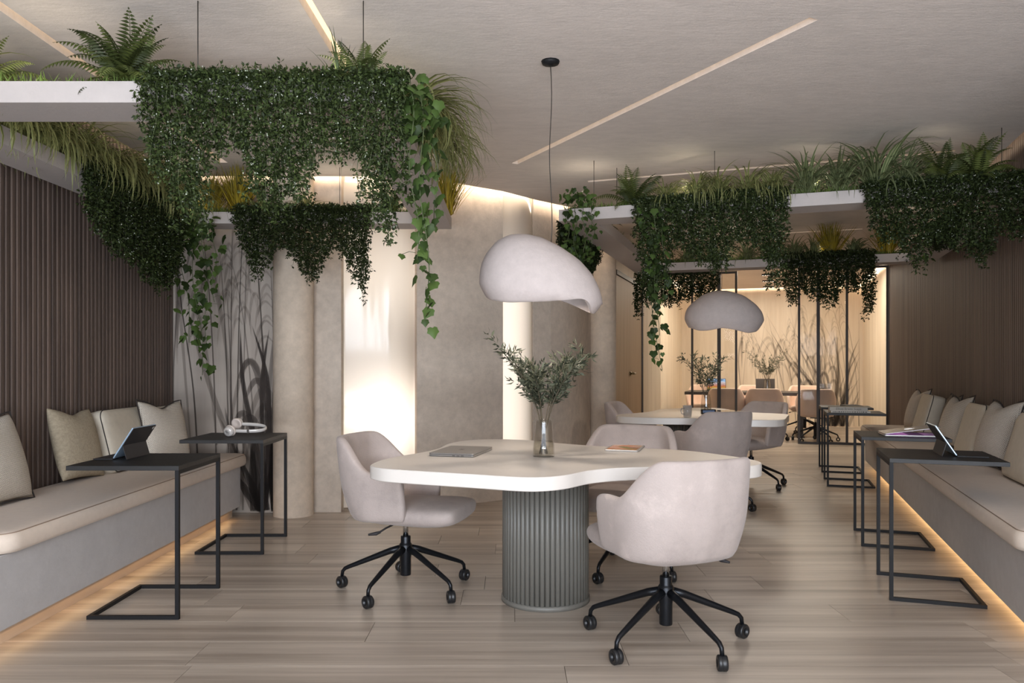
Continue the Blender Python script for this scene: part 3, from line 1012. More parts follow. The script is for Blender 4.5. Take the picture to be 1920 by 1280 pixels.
# meeting room: dark table and six peach chairs
mt0 = RP(MR_L0, 1.50, 1.25)
mt = empty('meeting_table', mt0, -ANG, 'long dark meeting table behind the glass screens', 'table')
MB().box((-1.15, -0.45, 0.69), (1.15, 0.45, 0.74)).obj('tabletop', M['darkframe'], mt, bevel=0.004)
for sx in (-0.7, 0.7):
    MB().box((sx - 0.04, -0.25, 0.02), (sx + 0.04, 0.25, 0.69)).box((sx - 0.06, -0.36, 0), (sx + 0.06, 0.36, 0.02)).obj('leg', M['darkframe'], mt)
pc = make_chair(M['pinksuede'])
mp = []
for k, (px, lab) in enumerate(((1362, 'peach chair at the meeting table nearest the laptop with the lit screen'), (1433, 'peach chair in the middle of the near side of the meeting table'), (1529, 'peach chair seen between the two right hand glass door posts'))):
    kx = (px - 957) / 1440
    s = None
    base = RP(MR_L0, 0, 0.42)
    s = (kx * base.y - base.x) / (VS.x - kx * VS.y)
    p = base + VS * s
    mp.append((p.x, p.y, 90 - math.degrees(ANG), 20 + 25 * k, lab))
for k, s in enumerate((0.55, 1.42, 2.30)):
    p = RP(MR_L0, s, 2.02)
    mp.append((p.x, p.y, 270 - math.degrees(ANG), 40 + 20 * k, ('peach chair on the far side of the meeting table, behind the lit laptop', 'peach chair on the far side of the meeting table, behind the olive vase', 'peach chair on the far side of the meeting table, nearest the grass mural')[k]))
mch = [pc] + [copy_tree(pc) for _ in mp[1:]]
for c, s in zip(mch, mp): set_chair(c, *s, 'peach chairs at the meeting table')

# ================================================================ side tables
def make_side_table():
    t = empty('side_table')
    D = 0.26; w = 0.018; H = 0.723; W = 0.531; Wb = 0.434
    MB().box((0, -D, H - 0.022), (W, D, H)).obj('tabletop', M['blackboard'], t, bevel=0.0015)
    for sy in (-1, 1):
        y0, y1 = (-D, -D + w) if sy < 0 else (D - w, D)
        MB().box((0, y0, 0), (w, y1, H - 0.022)).obj('leg', M['black'], t)
        MB().box((w, y0, 0), (Wb, y1, w)).obj('base_bar', M['black'], t)
    MB().box((Wb - w, -D + w, 0), (Wb, D - w, w)).obj('base_bar', M['black'], t)
    MB().box((0.001, -D + w, H - 0.04), (w, D - w, H - 0.022)).obj('top_rail', M['black'], t)
    return t


def near_leg(px, py):
    Y = 1728 / (py - 683); return Vector(((px - 957) * Y / 1440, Y, 0))


sts = []
for (px, py), lab in (((334.9, 1161.6), 'black C shaped side table holding the tablet in a folio, nearest at left'), ((493.7, 1039.5), 'black C shaped side table holding the headphones'),):
    p = near_leg(px, py); sts.append(((p.x, p.y + 0.26, 0), PI, lab))
for (px, py), lab in (((1668.0, 1125.5), 'black C shaped side table holding the standing tablet, nearest at right'), ((1615, 1023.8), 'black C shaped side table holding the half open laptop'),
                      ((1550.5, 911.6), 'black C shaped side table holding the two books'), ((1540, 885), 'black C shaped side table farthest back, behind the one with books')):
    p = near_leg(px, py) + US * 0.26; sts.append(((p.x, p.y, 0), -ANG, lab))
st0 = make_side_table()
tabs = [st0] + [copy_tree(st0) for _ in sts[1:]]
for t, (l, r, lab) in zip(tabs, sts):
    t.location = l; t.rotation_euler = (0, 0, r); tag(t, lab, 'side table', 'black C shaped side tables along the benches')


def on_table(i, x, y):
    l, r, _ = sts[i]
    return Vector((l[0] + x * math.cos(r) - y * math.sin(r), l[1] + x * math.sin(r) + y * math.cos(r), 0.723)), r


# ================================================================ pendants
def pendant(ctr, wpx, Y, up, lo, label, canopy, notch, wire_px):
    """shade fitted to its front outline; up/lo: (px,py) outlines, ctr: px of the middle"""
    t = empty('pendant_lamp', ((ctr - 957) * Y / 1440, Y, 0), 0, label, 'pendant lamp', 'pebble shaped pendant lamps')
    a = wpx / 2 * Y / 1440; b = a * 0.80
    ux = [(p[0] - ctr) / (wpx / 2) for p in up]; uz = [1.2 + (683 - p[1]) * Y / 1440 for p in up]
    lx = [(p[0] - ctr) / (wpx / 2) for p in lo]; lz = [1.2 + (683 - p[1]) * Y / 1440 for p in lo]
    rings = []; inner = []
    NT_, NP = 22, 48
    for j in range(NT_ + 1):
        th = math.radians(3 + 119 * j / NT_)
        ro = []; ri = []
        for k in range(NP):
            ph = 2 * PI * k / NP
            nt = notch(ph)
            thh = min(th, math.radians(122 - nt))
            for lst, s in ((ro, 1.0), (ri, 0.93)):
                sx = math.sin(thh) * math.cos(ph); sy = math.sin(thh) * math.sin(ph); sz = math.cos(thh)
                zu = np.interp(sx, ux, uz); zl = np.interp(sx, lx, lz); zm = ((uz[0] + lz[0]) * (1 - sx) + (uz[-1] + lz[-1]) * (1 + sx)) / 4
                zm = min(max(zm, zl + 0.02), zu - 0.02)
                den = math.sqrt(max(1 - sx * sx, 0.05))
                z = zm + (zu - zm) * max(sz, 0) / den if sz > 0 else zm + (zm - zl) * sz / (0.53 * 1.0)
                z = max(z, zl - 0.004)
                zc = (zm + zu) / 2
                q = Vector((a * sx, b * sy, z))
                if s < 1: q = Vector((q.x * 0.94, q.y * 0.94, min(q.z - 0.02 * max(sz, 0) + 0.004, zu)))
                lst.append(q)
        rings.append(ro); inner.append(ri)
    mbd = MB().loft(rings + inner[::-1])
    sh = mbd.obj('lamp_shade', M['lamp'], t, subsurf=1)
    zt = 1.2 + (683 - wire_px[1]) * Y / 1440
    x0 = (wire_px[0] - ctr) * Y / 1440; x1 = (canopy - ctr) * Y / 1440
    zt = zt - 0.01
    wr_ = [(x1, 0, ZC - 0.01)]
    for i in range(1, 12):
        f = i / 12; wr_.append((x1 + (x0 - x1) * f + 0.006 * math.sin(f * 9), 0.004 * math.sin(f * 7), ZC - 0.01 + (zt - ZC + 0.01) * f))
    wr_.append((x0, 0, zt - 0.03))
    MB().tube(wr_, 0.0024, 6).obj('cord', M['wire'], t)
    MB().lathe([(0.0, -0.022), (0.012, -0.022), (0.042, -0.014), (0.046, 0.0), (0.0, 0.0)], 12, Matrix.Translation((x1, 0, ZC))).obj('ceiling_canopy', M['black'], t)
    MB().lathe([(0.0, -0.03), (0.02, -0.025), (0.024, 0.0), (0.014, 0.04), (0.014, 0.09), (0, 0.09)], 16, Matrix.Translation((0, 0, zt - 0.20))).obj('bulb_holder', M['black'], t)
    return t


def bumpfn(ph, c, w, h):
    d = (ph - c + PI) % (2 * PI) - PI
    return h * math.exp(-(d / w) ** 2)


pendant(1014, 232, 3.80,
        [(898, 508), (903, 492), (912, 474), (930, 453), (955, 440), (985, 439), (1015, 446), (1050, 463), (1085, 487), (1108, 512), (1122, 538), (1130, 566)],
        [(898, 548), (905, 556), (920, 567), (950, 573), (1000, 573), (1040, 572), (1065, 577), (1090, 587), (1112, 592), (1124, 585), (1130, 570)],
        'large pale pebble shaped pendant lamp hanging over the nearest table', 1032,
        lambda ph: bumpfn(ph, math.radians(-50), 0.30, 26) + bumpfn(ph, math.radians(90), 1.0, 34), (1033, 452))
pendant(1357.5, 146, 6.95,
        [(1285, 587), (1290, 576), (1300, 566), (1318, 552), (1340, 545), (1362, 545), (1390, 553), (1412, 568), (1425, 582), (1430, 600)],
        [(1285, 606), (1290, 614), (1302, 622), (1318, 622), (1340, 617), (1365, 621), (1390, 627), (1410, 624), (1424, 615), (1430, 602)],
        'smaller looking pebble pendant lamp further back, over the far table', 1352,
        lambda ph: bumpfn(ph, math.radians(90), 1.0, 30), (1352, 547))

# ================================================================ pillows
def pillow_mesh(s, T, dent, seed, n=14):
    """knife edge cushion in the xz plane, thickness along y, bottom edge at z=0"""
    r = random.Random(seed)
    V = []; F = []
    def P(u, v, side):
        au, av = abs(u), abs(v)
        px = u * (1 - 0.07 * (1 - v * v) * 0.9); pz = v * (1 - 0.07 * (1 - u * u) * 0.9)
        if v > 0: pz -= dent * math.exp(-(u / 0.42) ** 2) * v * v
        k = (max(0, 1 - au ** 2.4) * max(0, 1 - av ** 2.4)) ** 0.55
        wr_ = 0.05 * math.sin(u * 9 + v * 5 + seed) * (1 - k) * k
        return (px * s / 2, side * T / 2 * (k + wr_), (pz + 1) * s / 2)
    idx = {}
    for side in (1, -1):
        for i in range(n + 1):
            for j in range(n + 1):
                edge = i in (0, n) or j in (0, n)
                key = (i, j, 0 if edge else side)
                if key not in idx:
                    idx[key] = len(V); V.append(P(2 * i / n - 1, 2 * j / n - 1, side))
    g = lambda i, j, sd: idx[(i, j, 0 if (i in (0, n) or j in (0, n)) else sd)]
    for sd in (1, -1):
        for i in range(n):
            for j in range(n):
                q = (g(i, j, sd), g(i + 1, j, sd), g(i + 1, j + 1, sd), g(i, j + 1, sd))
                F.append(q if sd < 0 else q[::-1])
    rim = [V[g(i, 0, 1)] for i in range(n)] + [V[g(n, j, 1)] for j in range(n)] + [V[g(i, n, 1)] for i in range(n, 0, -1)] + [V[g(0, j, 1)] for j in range(n, 0, -1)]
    return MB().add(V, F, True), rim


def pillow(p, face, lean, roll, s, T, m, label, piped=True, dent=0.22, seed=1, group='loose throw pillows on the benches'):
    """p bottom middle, face: heading of the front, lean back angle"""
    t = empty('throw_pillow', p, 0, label, 'pillow', group)
    t.rotation_euler = (Matrix.Rotation(math.radians(face) + PI / 2, 3, 'Z') @ Matrix.Rotation(-math.radians(lean), 3, 'X') @ Matrix.Rotation(math.radians(roll), 3, 'Y')).to_euler()
    mb, rim = pillow_mesh(s, T, dent, seed)
    mb.obj('cover', m, t, subsurf=1)
    if piped: MB().tube(rim + rim[:1], 0.0048, 6, caps=False).obj('piping', M['seam'], t)
    return t


def back_cushion(p, face, lean, w, h, d, label, roll=0):
    t = empty('back_cushion', p, 0, label, 'cushion', 'piped box cushions leaning on the walls')
    t.rotation_euler = (Matrix.Rotation(math.radians(face) + PI / 2, 3, 'Z') @ Matrix.Rotation(-math.radians(lean), 3, 'X') @ Matrix.Rotation(math.radians(roll), 3, 'Y')).to_euler()
    rings = []
    for f, ins in ((-0.5, 0.05), (-0.48, 0.018), (-0.40, 0.0), (-0.2, -0.006), (0.2, -0.006), (0.40, 0.0), (0.48, 0.018), (0.54, 0.06), (0.60, 0.14)):
        rings.append([Vector((q[0], -f * d, q[1])) for q in rrect(-w / 2 + ins, ins, w / 2 - ins, h - ins, 0.055, 6)])
    MB().loft(rings).obj('cover', M['canvas'], t)
    for f in (-0.36, 0.36):
        lp = [(q[0], -f * d, q[1]) for q in rrect(-w / 2 - 0.002, -0.002, w / 2 + 0.002, h + 0.002, 0.056, 6)]
        MB().tube(lp + lp[:1], 0.0036, 6, caps=False).obj('piping', M['seam'], t)
    return t


ZS = 0.502
pillow((-2.50, 3.80, ZS), 0, 16, 0, 0.47, 0.17, M['weave'], 'woven pillow cut by the left edge of the picture', seed=2)
pillow((-2.56, 4.62, ZS), 0, 15, 4, 0.46, 0.15, M['linen'], 'plain beige linen pillow without piping on the left bench', False, 0.16, 5)
back_cushion((-2.57, 5.16, ZS), 0, 14, 0.56, 0.40, 0.15, 'oat box cushion with two piping lines on the left bench')
pillow((-2.40, 5.42, ZS), -14, 14, 3, 0.46, 0.16, M['weave'], 'woven pillow with dark piping in front of the left box cushion', seed=4)
back_cushion((-2.60, 5.77, ZS), 0, 12, 0.56, 0.38, 0.14, 'oat box cushion against the mural wall, mostly hidden behind the woven pillow')

# right bench: distance y along the bench from its near end, x from the front edge
def rb(x, y): return RP(B0, x, y, ZS)


fr = 180 - math.degrees(ANG)


def y_of(px, x):
    k = (px - 957) / 1440
    b = B0 + VS * x
    return (k * b.y - b.x) / (US.x - k * US.y)


x = 0.37
pillow(rb(x, y_of(1708, x)), fr + 8, 17, -2, 0.46, 0.17, M['weave'], 'woven piped pillow farthest back on the right bench', seed=6)
back_cushion(rb(0.39, y_of(1737, 0.42)), fr, 15, 0.54, 0.40, 0.15, 'oat box cushion between the two farthest woven pillows on the right')
pillow(rb(0.42, y_of(1778, 0.46)), fr, 14, 0, 0.45, 0.13, M['darkcloth'], 'taupe pillow peeping out behind the middle woven pillow', seed=7)
pillow(rb(x, y_of(1776, x)), fr + 8, 17, -2, 0.46, 0.18, M['weave'], 'woven piped pillow in the middle of the right bench, behind the tablet', seed=8)
back_cushion(rb(0.39, y_of(1822, 0.40)), fr, 15, 0.54, 0.40, 0.15, 'oat box cushion between the two nearest woven pillows on the right')
pillow(rb(x, y_of(1852, x)), fr + 8, 17, -2, 0.48, 0.19, M['weave'], 'woven piped pillow nearest the camera on the right bench', seed=9)
back_cushion(rb(0.39, y_of(1925, 0.40)), fr, 15, 0.54, 0.40, 0.15, 'oat box cushion cut by the right edge of the picture')

# ================================================================ things on the tables
def vase(loc, H, R0, R1, label, group, spread, n, L, seed, lean_bias=0.0):
    t = empty('glass_vase', loc, 0, label, 'vase', group)
    w = 0.003
    prof = [(0, 0), (R0 * 0.96, 0), (R0, 0.006), (R0 * 0.97, H * 0.3), (R1, H - 0.01), (R1 * 0.97, H), (R1 * 0.93, H), (R1 - w, H - 0.012), (R0 * 0.97 - w, H * 0.3), (R0 - w, 0.012), (0, 0.010)]
    MB().lathe(prof, 40).obj('glass_body', M['vase'], t)
    hw = H * 0.42
    rw = R0 - w - 0.002
    MB().lathe([(0, 0.0125), (rw * 0.97, 0.0125), (rw * 0.965, hw * 0.5), (rw * 0.93, hw), (0, hw)], 32).obj('water', M['water'], t)
    b = empty('olive_branches', loc, 0, 'grey green olive branches standing in the ' + label.split(' ', 1)[1], 'branches', 'olive branches in vases')
    r = random.Random(seed); nr = np.random.default_rng(seed)
    nodes = []; dirs = []
    for i in range(n):
        a = 2 * PI * i / n + r.uniform(-0.4, 0.4)
        out = spread * r.uniform(0.35, 1.0); l = L * r.uniform(0.62, 0.80) * (1 + 0.32 * abs(math.cos(a)))
        x, y_ = math.cos(a), math.sin(a)
        pts = [Vector((-x * R0 * 0.4, -y_ * R0 * 0.4, 0.014)), Vector((x * R1 * 0.5, y_ * R1 * 0.5, H * 0.95))]
        for k in range(1, 7):
            f = k / 6
            pts.append(Vector((x * (R1 * 0.5 + out * f ** 1.25) + lean_bias * f, y_ * (R1 * 0.5 + out * f ** 1.25), H * 0.95 + (l - H) * (f - 0.22 * f * f * out / spread))))
        MB().tube(pts, [0.0028, 0.0026, 0.0024, 0.0022, 0.002, 0.0017, 0.0014, 0.001], 5).obj('twig', M['stemgrey'], b)
        segs = []
        for k in range(2, 7):
            for q in range(5):
                p = pts[k].lerp(pts[k + 1], q / 5); segs.append((p, (pts[k + 1] - pts[k]).normalized()))
        for p, d in segs[2:]:
            nodes.append(p); dirs.append(d)
            if r.random() < 0.22:
                side = Vector((r.gauss(0, 1), r.gauss(0, 1), r.gauss(0.2, 0.5))).normalized()
                for q in range(1, 6):
                    nodes.append(p + (side * 0.7 + d * 0.5) * 0.019 * q); dirs.append((side * 0.7 + d * 0.6).normalized())
    V, F, S = leaf_cloud(np.array(nodes), np.array(dirs), 3 if seed == 21 else 2, 0.044, 0.0098, nr, srgb(46, 51, 40), srgb(112, 116, 96), 0.75)
    o = link('foliage', mesh_np('foliage', V, F, S), b, M['leaf']); o['kind'] = 'stuff'
    return t


def leaf_cloud(nodes, dirs, k, length, width, nr, c1, c2, fwd=0.45, bend=0.25):
    """k folded leaves round each node"""
    N = len(nodes) * k
    n = np.repeat(nodes, k, 0); d = np.repeat(dirs, k, 0)
    d = d / np.linalg.norm(d, axis=1, keepdims=True)
    ref = nr.normal(size=(N, 3)); perp = np.cross(d, ref); perp /= np.linalg.norm(perp, axis=1, keepdims=True) + 1e-9
    a = d * fwd + perp + nr.normal(scale=0.25, size=(N, 3)); a /= np.linalg.norm(a, axis=1, keepdims=True)
    s = np.cross(a, nr.normal(size=(N, 3)) * 0.6 + d); s /= np.linalg.norm(s, axis=1, keepdims=True) + 1e-9
    nn = np.cross(a, s)
    L = (length * nr.uniform(0.65, 1.15, N))[:, None]; W = (width * nr.uniform(0.75, 1.2, N))[:, None]
    n = n + a * 0.002
    v0 = n; v2 = n + a * L + nn * L * -bend * 0.5
    mid = n + a * L * 0.48 + nn * L * bend * 0.4
    v1 = mid + s * W / 2; v3 = mid - s * W / 2
    V = np.stack([v0, v1, v2, v3], 1).reshape(-1, 3)
    F = np.arange(N * 4).reshape(-1, 4)
    f = nr.uniform(0, 1, N)[:, None] ** 1.3
    c = np.array(c1)[None] * (1 - f) + np.array(c2)[None] * f
    return V, F, np.repeat(c, 4, 0)


M['stemgrey'] = plain('grey twig bark', srgb(92, 82, 66), 0.8)
vase((0.163, 3.76, 0.75), 0.178, 0.054, 0.041, 'tapered glass vase on the nearest lobed table', 'tapered glass vases', 0.23, 11, 0.62, 21)
vase((1.885, 7.40, 0.75), 0.165, 0.052, 0.040, 'tapered glass vase on the far lobed table', 'tapered glass vases', 0.24, 9, 0.66, 22)
mtp = lambda s, t_: RP(mt0, s, t_, 0.74)
vp = mtp(0.18, -0.12)
vase(vp, 0.20, 0.060, 0.046, 'tapered glass vase on the dark meeting table', 'tapered glass vases', 0.36, 11, 0.78, 23)


def slab_obj(name, lx, ly, lz, m, parent, z=0.0, r=0.012, **kw):
    return MB().loft([[Vector((q[0], q[1], zz)) for q in rrect(-lx / 2 + i, -ly / 2 + i, lx / 2 - i, ly / 2 - i, r, 4)] for i, zz in ((0.002, z), (0, z + lz * 0.3), (0, z + lz * 0.75), (0.0015, z + lz))], smooth=False).obj(name, m, parent, **kw)


# closed laptop on the near table
lt = empty('laptop', (-0.247, 3.906, 0.75), math.radians(76), 'closed silver laptop on the nearest lobed table', 'laptop')
slab_obj('base', 0.345, 0.232, 0.009, M['grey'], lt, 0.0015)
slab_obj('lid', 0.345, 0.232, 0.0065, M['grey'], lt, 0.0112)
lg = MB()
for i, (x0, l) in enumerate(((-0.016, 1), (-0.006, 1), (0.006, 1), (0.016, 1))):
    lg.add([Vector((x0 - 0.005, -0.012 * l, 0.0181)), Vector((x0 - 0.001, -0.012, 0.0181)), Vector((x0 + 0.005, 0.012, 0.0181)), Vector((x0 + 0.001, 0.012 * l, 0.0181))], [(0, 1, 2, 3)])
lg.obj('emblem', M['print'], lt)
pt = MB()
for i in range(3): pt.box((-0.174, -0.02 - i * 0.022, 0.004), (-0.1722, -0.006 - i * 0.022, 0.008))
pt.obj('port', M['print'], lt)


def picture_mat(name, stops, scale, strength, stretch=(1, 1, 1)):
    t = NT(name)
    v = t.coords(stretch, True)
    vo = t.new('ShaderNodeTexVoronoi'); vo.inputs['Scale'].default_value = scale; t.lk(v, vo.inputs['Vector'])
    f = t.noise(vo.outputs['Position'], 2.3, 2)
    c = t.ramp(f, stops)
    t.lk(c, t.p.inputs['Emission Color']); t.p.inputs['Emission Strength'].default_value = strength
    t.lk(c, t.p.inputs['Base Color']); t.p.inputs['Roughness'].default_value = 0.1
    return t.m


tb = empty('tablet', (0.611, 4.094, 0.75), math.radians(72), 'silver tablet with a colourful picture on the nearest lobed table', 'tablet')
slab_obj('body', 0.262, 0.178, 0.008, M['silver'], tb, 0.0005)
MB().box((-0.120, -0.078, 0.0086), (0.120, 0.078, 0.0090)).obj('screen', picture_mat('fruit picture screen', [(0.35, srgb(206, 200, 190)), (0.47, srgb(186, 96, 40)), (0.53, srgb(92, 110, 60)), (0.58, srgb(120, 60, 50)), (0.66, srgb(214, 190, 160))], 16, 0.35), tb)


def folio(i, x, y, label, camera_side=1):
    p, r = on_table(i, x, y)
    t = empty('tablet', p, r, label, 'tablet', 'tablets standing in dark folio stands')
    lean = math.atan2(0.10, 0.155)
    Mx = Matrix.Translation((0, 0, 0.008)) @ Matrix.Rotation(-lean, 4, 'Y')
    MB().box((-0.0035, -0.124, 0.0), (0.0035, 0.124, 0.180), Mx).obj('body', M['paleblue'], t, bevel=0.002)
    MB().box((0.0036, -0.115, 0.010), (0.0042, 0.115, 0.171), Mx).obj('screen', M['screenoff'], t)
    MB().box((-0.0062, -0.122, 0.075), (-0.0036, 0.122, 0.179), Mx).obj('cover', M['dark'], t)
    k = Mx @ Vector((-0.005, 0, 0.078))
    foot = Vector((k.x - 0.020, 0, 0.0015))
    d = (k - foot); a = math.atan2(d.x, d.z)
    MB().box((-0.0016, -0.122, 0.0), (0.0016, 0.122, d.length), Matrix.Translation(foot) @ Matrix.Rotation(a, 4, 'Y')).obj('kickstand', M['dark'], t)
    MB().box((0.002, -0.124, 0.0005), (0.145 if i >= 2 else 0.10, 0.124, 0.007)).obj('keyboard', M['dark'], t, bevel=0.001)
    MB().lathe([(0.0, 0), (0.009, 0), (0.009, 0.001), (0.0, 0.001)], 16, Mx @ Matrix.Translation((-0.0075, 0.105 * camera_side, 0.163)) @ Matrix.Rotation(PI / 2, 4, 'Y')).obj('camera_lens', M['silver'], t)
    return t


M['screenoff'] = plain('dark screen', srgb(20, 20, 24), 0.08)
folio(0, 0.425, -0.09, 'tablet leaning in a dark folio on the nearest left side table', -1)
folio(2, 0.335, 0.03, 'tablet leaning in a dark folio on the nearest right side table', 1)

# headphones
hp, hr = on_table(1, 0.20, -0.02)
h = empty('headphones', hp + Vector((0, 0, 0.021)), 0, 'pearl white headphones lying on the second left side table', 'headphones')
h.rotation_euler = (math.radians(15), 0, 0)
band = []
for k in range(25):
    a = -PI / 2 + PI * k / 24
    band.append((-0.085 + 0.02 + 0.195 * max(0, math.cos(a)) ** 0.75, 0.078 * math.sin(a) * (0.86 + 0.14 * math.cos(a)), 0.038 - 0.008 * math.cos(a)))
rings = []
for i, p in enumerate(band):
    d = Vector(band[min(i + 1, 24)]) - Vector(band[max(i - 1, 0)]); d.z = 0; d.normalize(); nn = Vector((d.y, -d.x, 0))
    c = Vector(p); hh = 0.013
    rings.append([c + nn * 0.004 + Vector((0, 0, -hh)), c + nn * 0.005 + Vector((0, 0, hh)), c - nn * 0.004 + Vector((0, 0, hh)), c - nn * 0.005 + Vector((0, 0, -hh))])
MB().loft(rings).obj('headband', M['pearl'], h, subsurf=1)
for sy in (-1, 1):
    Tm = Matrix.Translation((-0.085, sy * 0.078, 0.040)) @ Matrix.Rotation(sy * -PI / 2, 4, 'X') @ Matrix.Rotation(0.25 * sy, 4, 'Y')
    cup = MB().lathe([(0, 0.026), (0.020, 0.026), (0.030, 0.020), (0.034, 0.010), (0.0345, 0.0), (0.031, -0.005)], 32, Tm).obj('ear_cup', M['pearl'], h)
    MB().lathe([(0, -0.006), (0.024, -0.012), (0.034, -0.019), (0.0385, -0.012), (0.0365, -0.004), (0.030, -0.003)], 32, Tm).obj('ear_pad', M['pad'] if 'pad' in M else M.setdefault('pad', plain('pale ear pad', srgb(226, 212, 202), 0.6)), cup)
    MB().lathe([(0.012, 0.0262), (0.017, 0.0262), (0.017, 0.0275), (0.012, 0.0275)], 24, Tm, close=True).obj('ring', M['silver'], cup)
    MB().lathe([(0.0035, 0.0262), (0.0075, 0.0262), (0.0075, 0.0278), (0.0035, 0.0278)], 16, Tm, close=True).box((-0.0078, -0.001, 0.0262), (-0.0052, 0.0125, 0.0278), Tm).obj('emblem', M['print'], cup)
    MB().box((0.028, sy * 0.0722 - 0.0048, 0.026), (0.040, sy * 0.0722 + 0.0062 - (0.001 if sy > 0 else 0), 0.046)).obj('clip', M['print'], h)

# half open laptop on the second right side table
lp, lr = on_table(3, 0.31, -0.06)
l2 = empty('laptop', lp, lr + math.radians(3), 'silver laptop left half open with a purple screen, on the second right side table', 'laptop')
slab_obj('base', 0.34, 0.235, 0.011, M['silver'], l2, 0.001)
LM = Matrix.Translation((-0.166, 0, 0.0135)) @ Matrix.Rotation(-math.radians(8.5), 4, 'Y') @ Matrix.Translation((0.168, 0, 0))
lid = slab_obj('lid', 0.34, 0.235, 0.006, M['silver'], l2)
lid.matrix_local = LM
MB().box((-0.155, -0.108, -0.0012), (0.155, 0.108, -0.0003)).obj('screen', picture_mat('purple nebula screen', [(0.3, srgb(38, 26, 70)), (0.48, srgb(110, 54, 140)), (0.6, srgb(196, 120, 200)), (0.7, srgb(60, 70, 140))], 7, 1.1), lid)
ap = [(0.0, -0.016), (0.007, -0.017), (0.014, -0.011), (0.017, -0.003), (0.0125, 0.001), (0.0125, 0.007), (0.0165, 0.0115), (0.010, 0.0155), (0.002, 0.013), (-0.004, 0.0155), (-0.012, 0.0135), (-0.017, 0.006), (-0.017, -0.003), (-0.013, -0.0125), (-0.007, -0.017)]
em = MB().prism([(p[1] * 1.5, -p[0] * 1.5) for p in ap][::-1], 0.0061, 0.0066)
em.prism([(q[0] * 1.5, q[1] * 1.5) for q in ((0.0155, 0.0), (0.0225, -0.007), (0.024, -0.001), (0.019, 0.002))], 0.0061, 0.0066)
em.obj('emblem', M['glow'], lid)
kb = MB()
for i in range(12):
    for j in range(5): kb.box((-0.02 + j * 0.019, -0.105 + i * 0.0176, 0.0121), (-0.004 + j * 0.019, -0.090 + i * 0.0176, 0.0128))
o = kb.obj('keyboard', M['dark'], l2); o['kind'] = 'stuff'


def text_mesh(body, size, name, m, parent, mat4):
    cu = bpy.data.curves.new(name, 'FONT'); cu.body = body; cu.size = size; cu.align_x = 'CENTER'; cu.align_y = 'CENTER'; cu.extrude = 0.0002
    tmp = bpy.data.objects.new('tmp', cu); COL.objects.link(tmp)
    dg = bpy.context.evaluated_depsgraph_get()
    me = bpy.data.meshes.new_from_object(tmp.evaluated_get(dg))
    bpy.data.objects.remove(tmp); bpy.data.curves.remove(cu)
    me.name = name
    o = link(name, me, parent, m); o.matrix_local = mat4
    return o


# two books on the third right side table
def book(p, rz, lx, ly, lz, label, m):
    t = empty('book', p, rz, label, 'book', 'books on the third right side table')
    mb = MB().box((-lx / 2, -ly / 2, 0), (lx / 2, ly / 2, 0.003)).box((-lx / 2, -ly / 2, lz - 0.003), (lx / 2, ly / 2, lz)).box((-lx / 2, -ly / 2, 0.003), (lx / 2, -ly / 2 + 0.003, lz - 0.003))
    mb.obj('cover', m, t)
    MB().box((-lx / 2 + 0.004, -ly / 2 + 0.003, 0.003), (lx / 2 - 0.004, ly / 2 - 0.004, lz - 0.003)).obj('page_block', M['paper'], t)
    return t


bp, br = on_table(4, 0.215, -0.06)
M['whitecover'] = plain('white cover', srgb(214, 208, 198), 0.7)
b1 = book(bp, br + 0.05, 0.36, 0.25, 0.020, 'white book lying under the grey one on the third right side table', M['whitecover'])
r_ = random.Random(4)
ds = MB(); x = -0.165
while x < 0.15:
    w = r_.choice((0.010, 0.013, 0.018)); ds.box((x, -0.1262, 0.005), (x + w, -0.1252, 0.0145)); x += w + 0.006
ds.obj('lettering', M['print'], b1)
b2 = book(bp + Vector((-0.012, 0.004, 0.0202)), br + 0.0, 0.345, 0.24, 0.036, 'thick grey book with a name on its spine, on top of the white book', M['book'])
text_mesh('Elliott Erwitt Snaps', 0.030, 'lettering', M['print'], b2, Matrix.Translation((0, -0.1203, 0.018)) @ Matrix.Rotation(PI / 2, 4, 'X'))
np_, nr_ = on_table(5, 0.33, 0.0)
nb = empty('notebook', np_, nr_ + 0.2, 'black notebook on the farthest right side table', 'notebook')
MB().box((-0.09, -0.12, 0), (0.09, 0.12, 0.004)).box((-0.09, -0.12, 0.014), (0.09, 0.12, 0.018)).box((-0.09, -0.12, 0.004), (-0.086, 0.12, 0.014)).obj('cover', M['dark'], nb)
MB().box((-0.086, -0.117, 0.004), (0.087, 0.117, 0.014)).obj('page_block', M['paper'], nb)

# far lobed table: mug, black box, dark tablet
mg = empty('glass_mug', (1.51, 6.55, 0.75), 0.4, 'smoky glass mug on the far lobed table', 'mug')
MB().lathe([(0, 0.0), (0.030, 0.0), (0.034, 0.006), (0.040, 0.10), (0.0385, 0.101), (0.0365, 0.10), (0.031, 0.010), (0, 0.008)], 32).obj('body', M['mugglass'], mg)
MB().tube([(-0.036, 0, 0.080), (-0.060, 0, 0.076), (-0.068, 0, 0.055), (-0.058, 0, 0.032), (-0.034, 0, 0.026)], 0.005, 8).obj('handle', M['mugglass'], mg)
bxp = Vector(((1328 - 957) * 6.95 / 1440, 6.95, 0.75))
cb = empty('compact_camera', bxp, 0.0, 'small glossy dark blue camera on the far lobed table, before the vase', 'camera')
MB().box((-0.066, -0.018, 0.0), (0.066, 0.018, 0.044)).obj('body', M['screenoff'], cb, bevel=0.005)
MB().box((-0.055, -0.0200, 0.014), (0.052, -0.0186, 0.037)).obj('screen', plain('blue grey display', srgb(96, 118, 152), 0.1), cb)
MB().lathe([(0, 0), (0.022, 0), (0.022, 0.016), (0.017, 0.018), (0, 0.018)], 20, Matrix.Translation((0.01, 0.018, 0.022)) @ Matrix.Rotation(-PI / 2, 4, 'X')).obj('lens', M['dark'], cb)
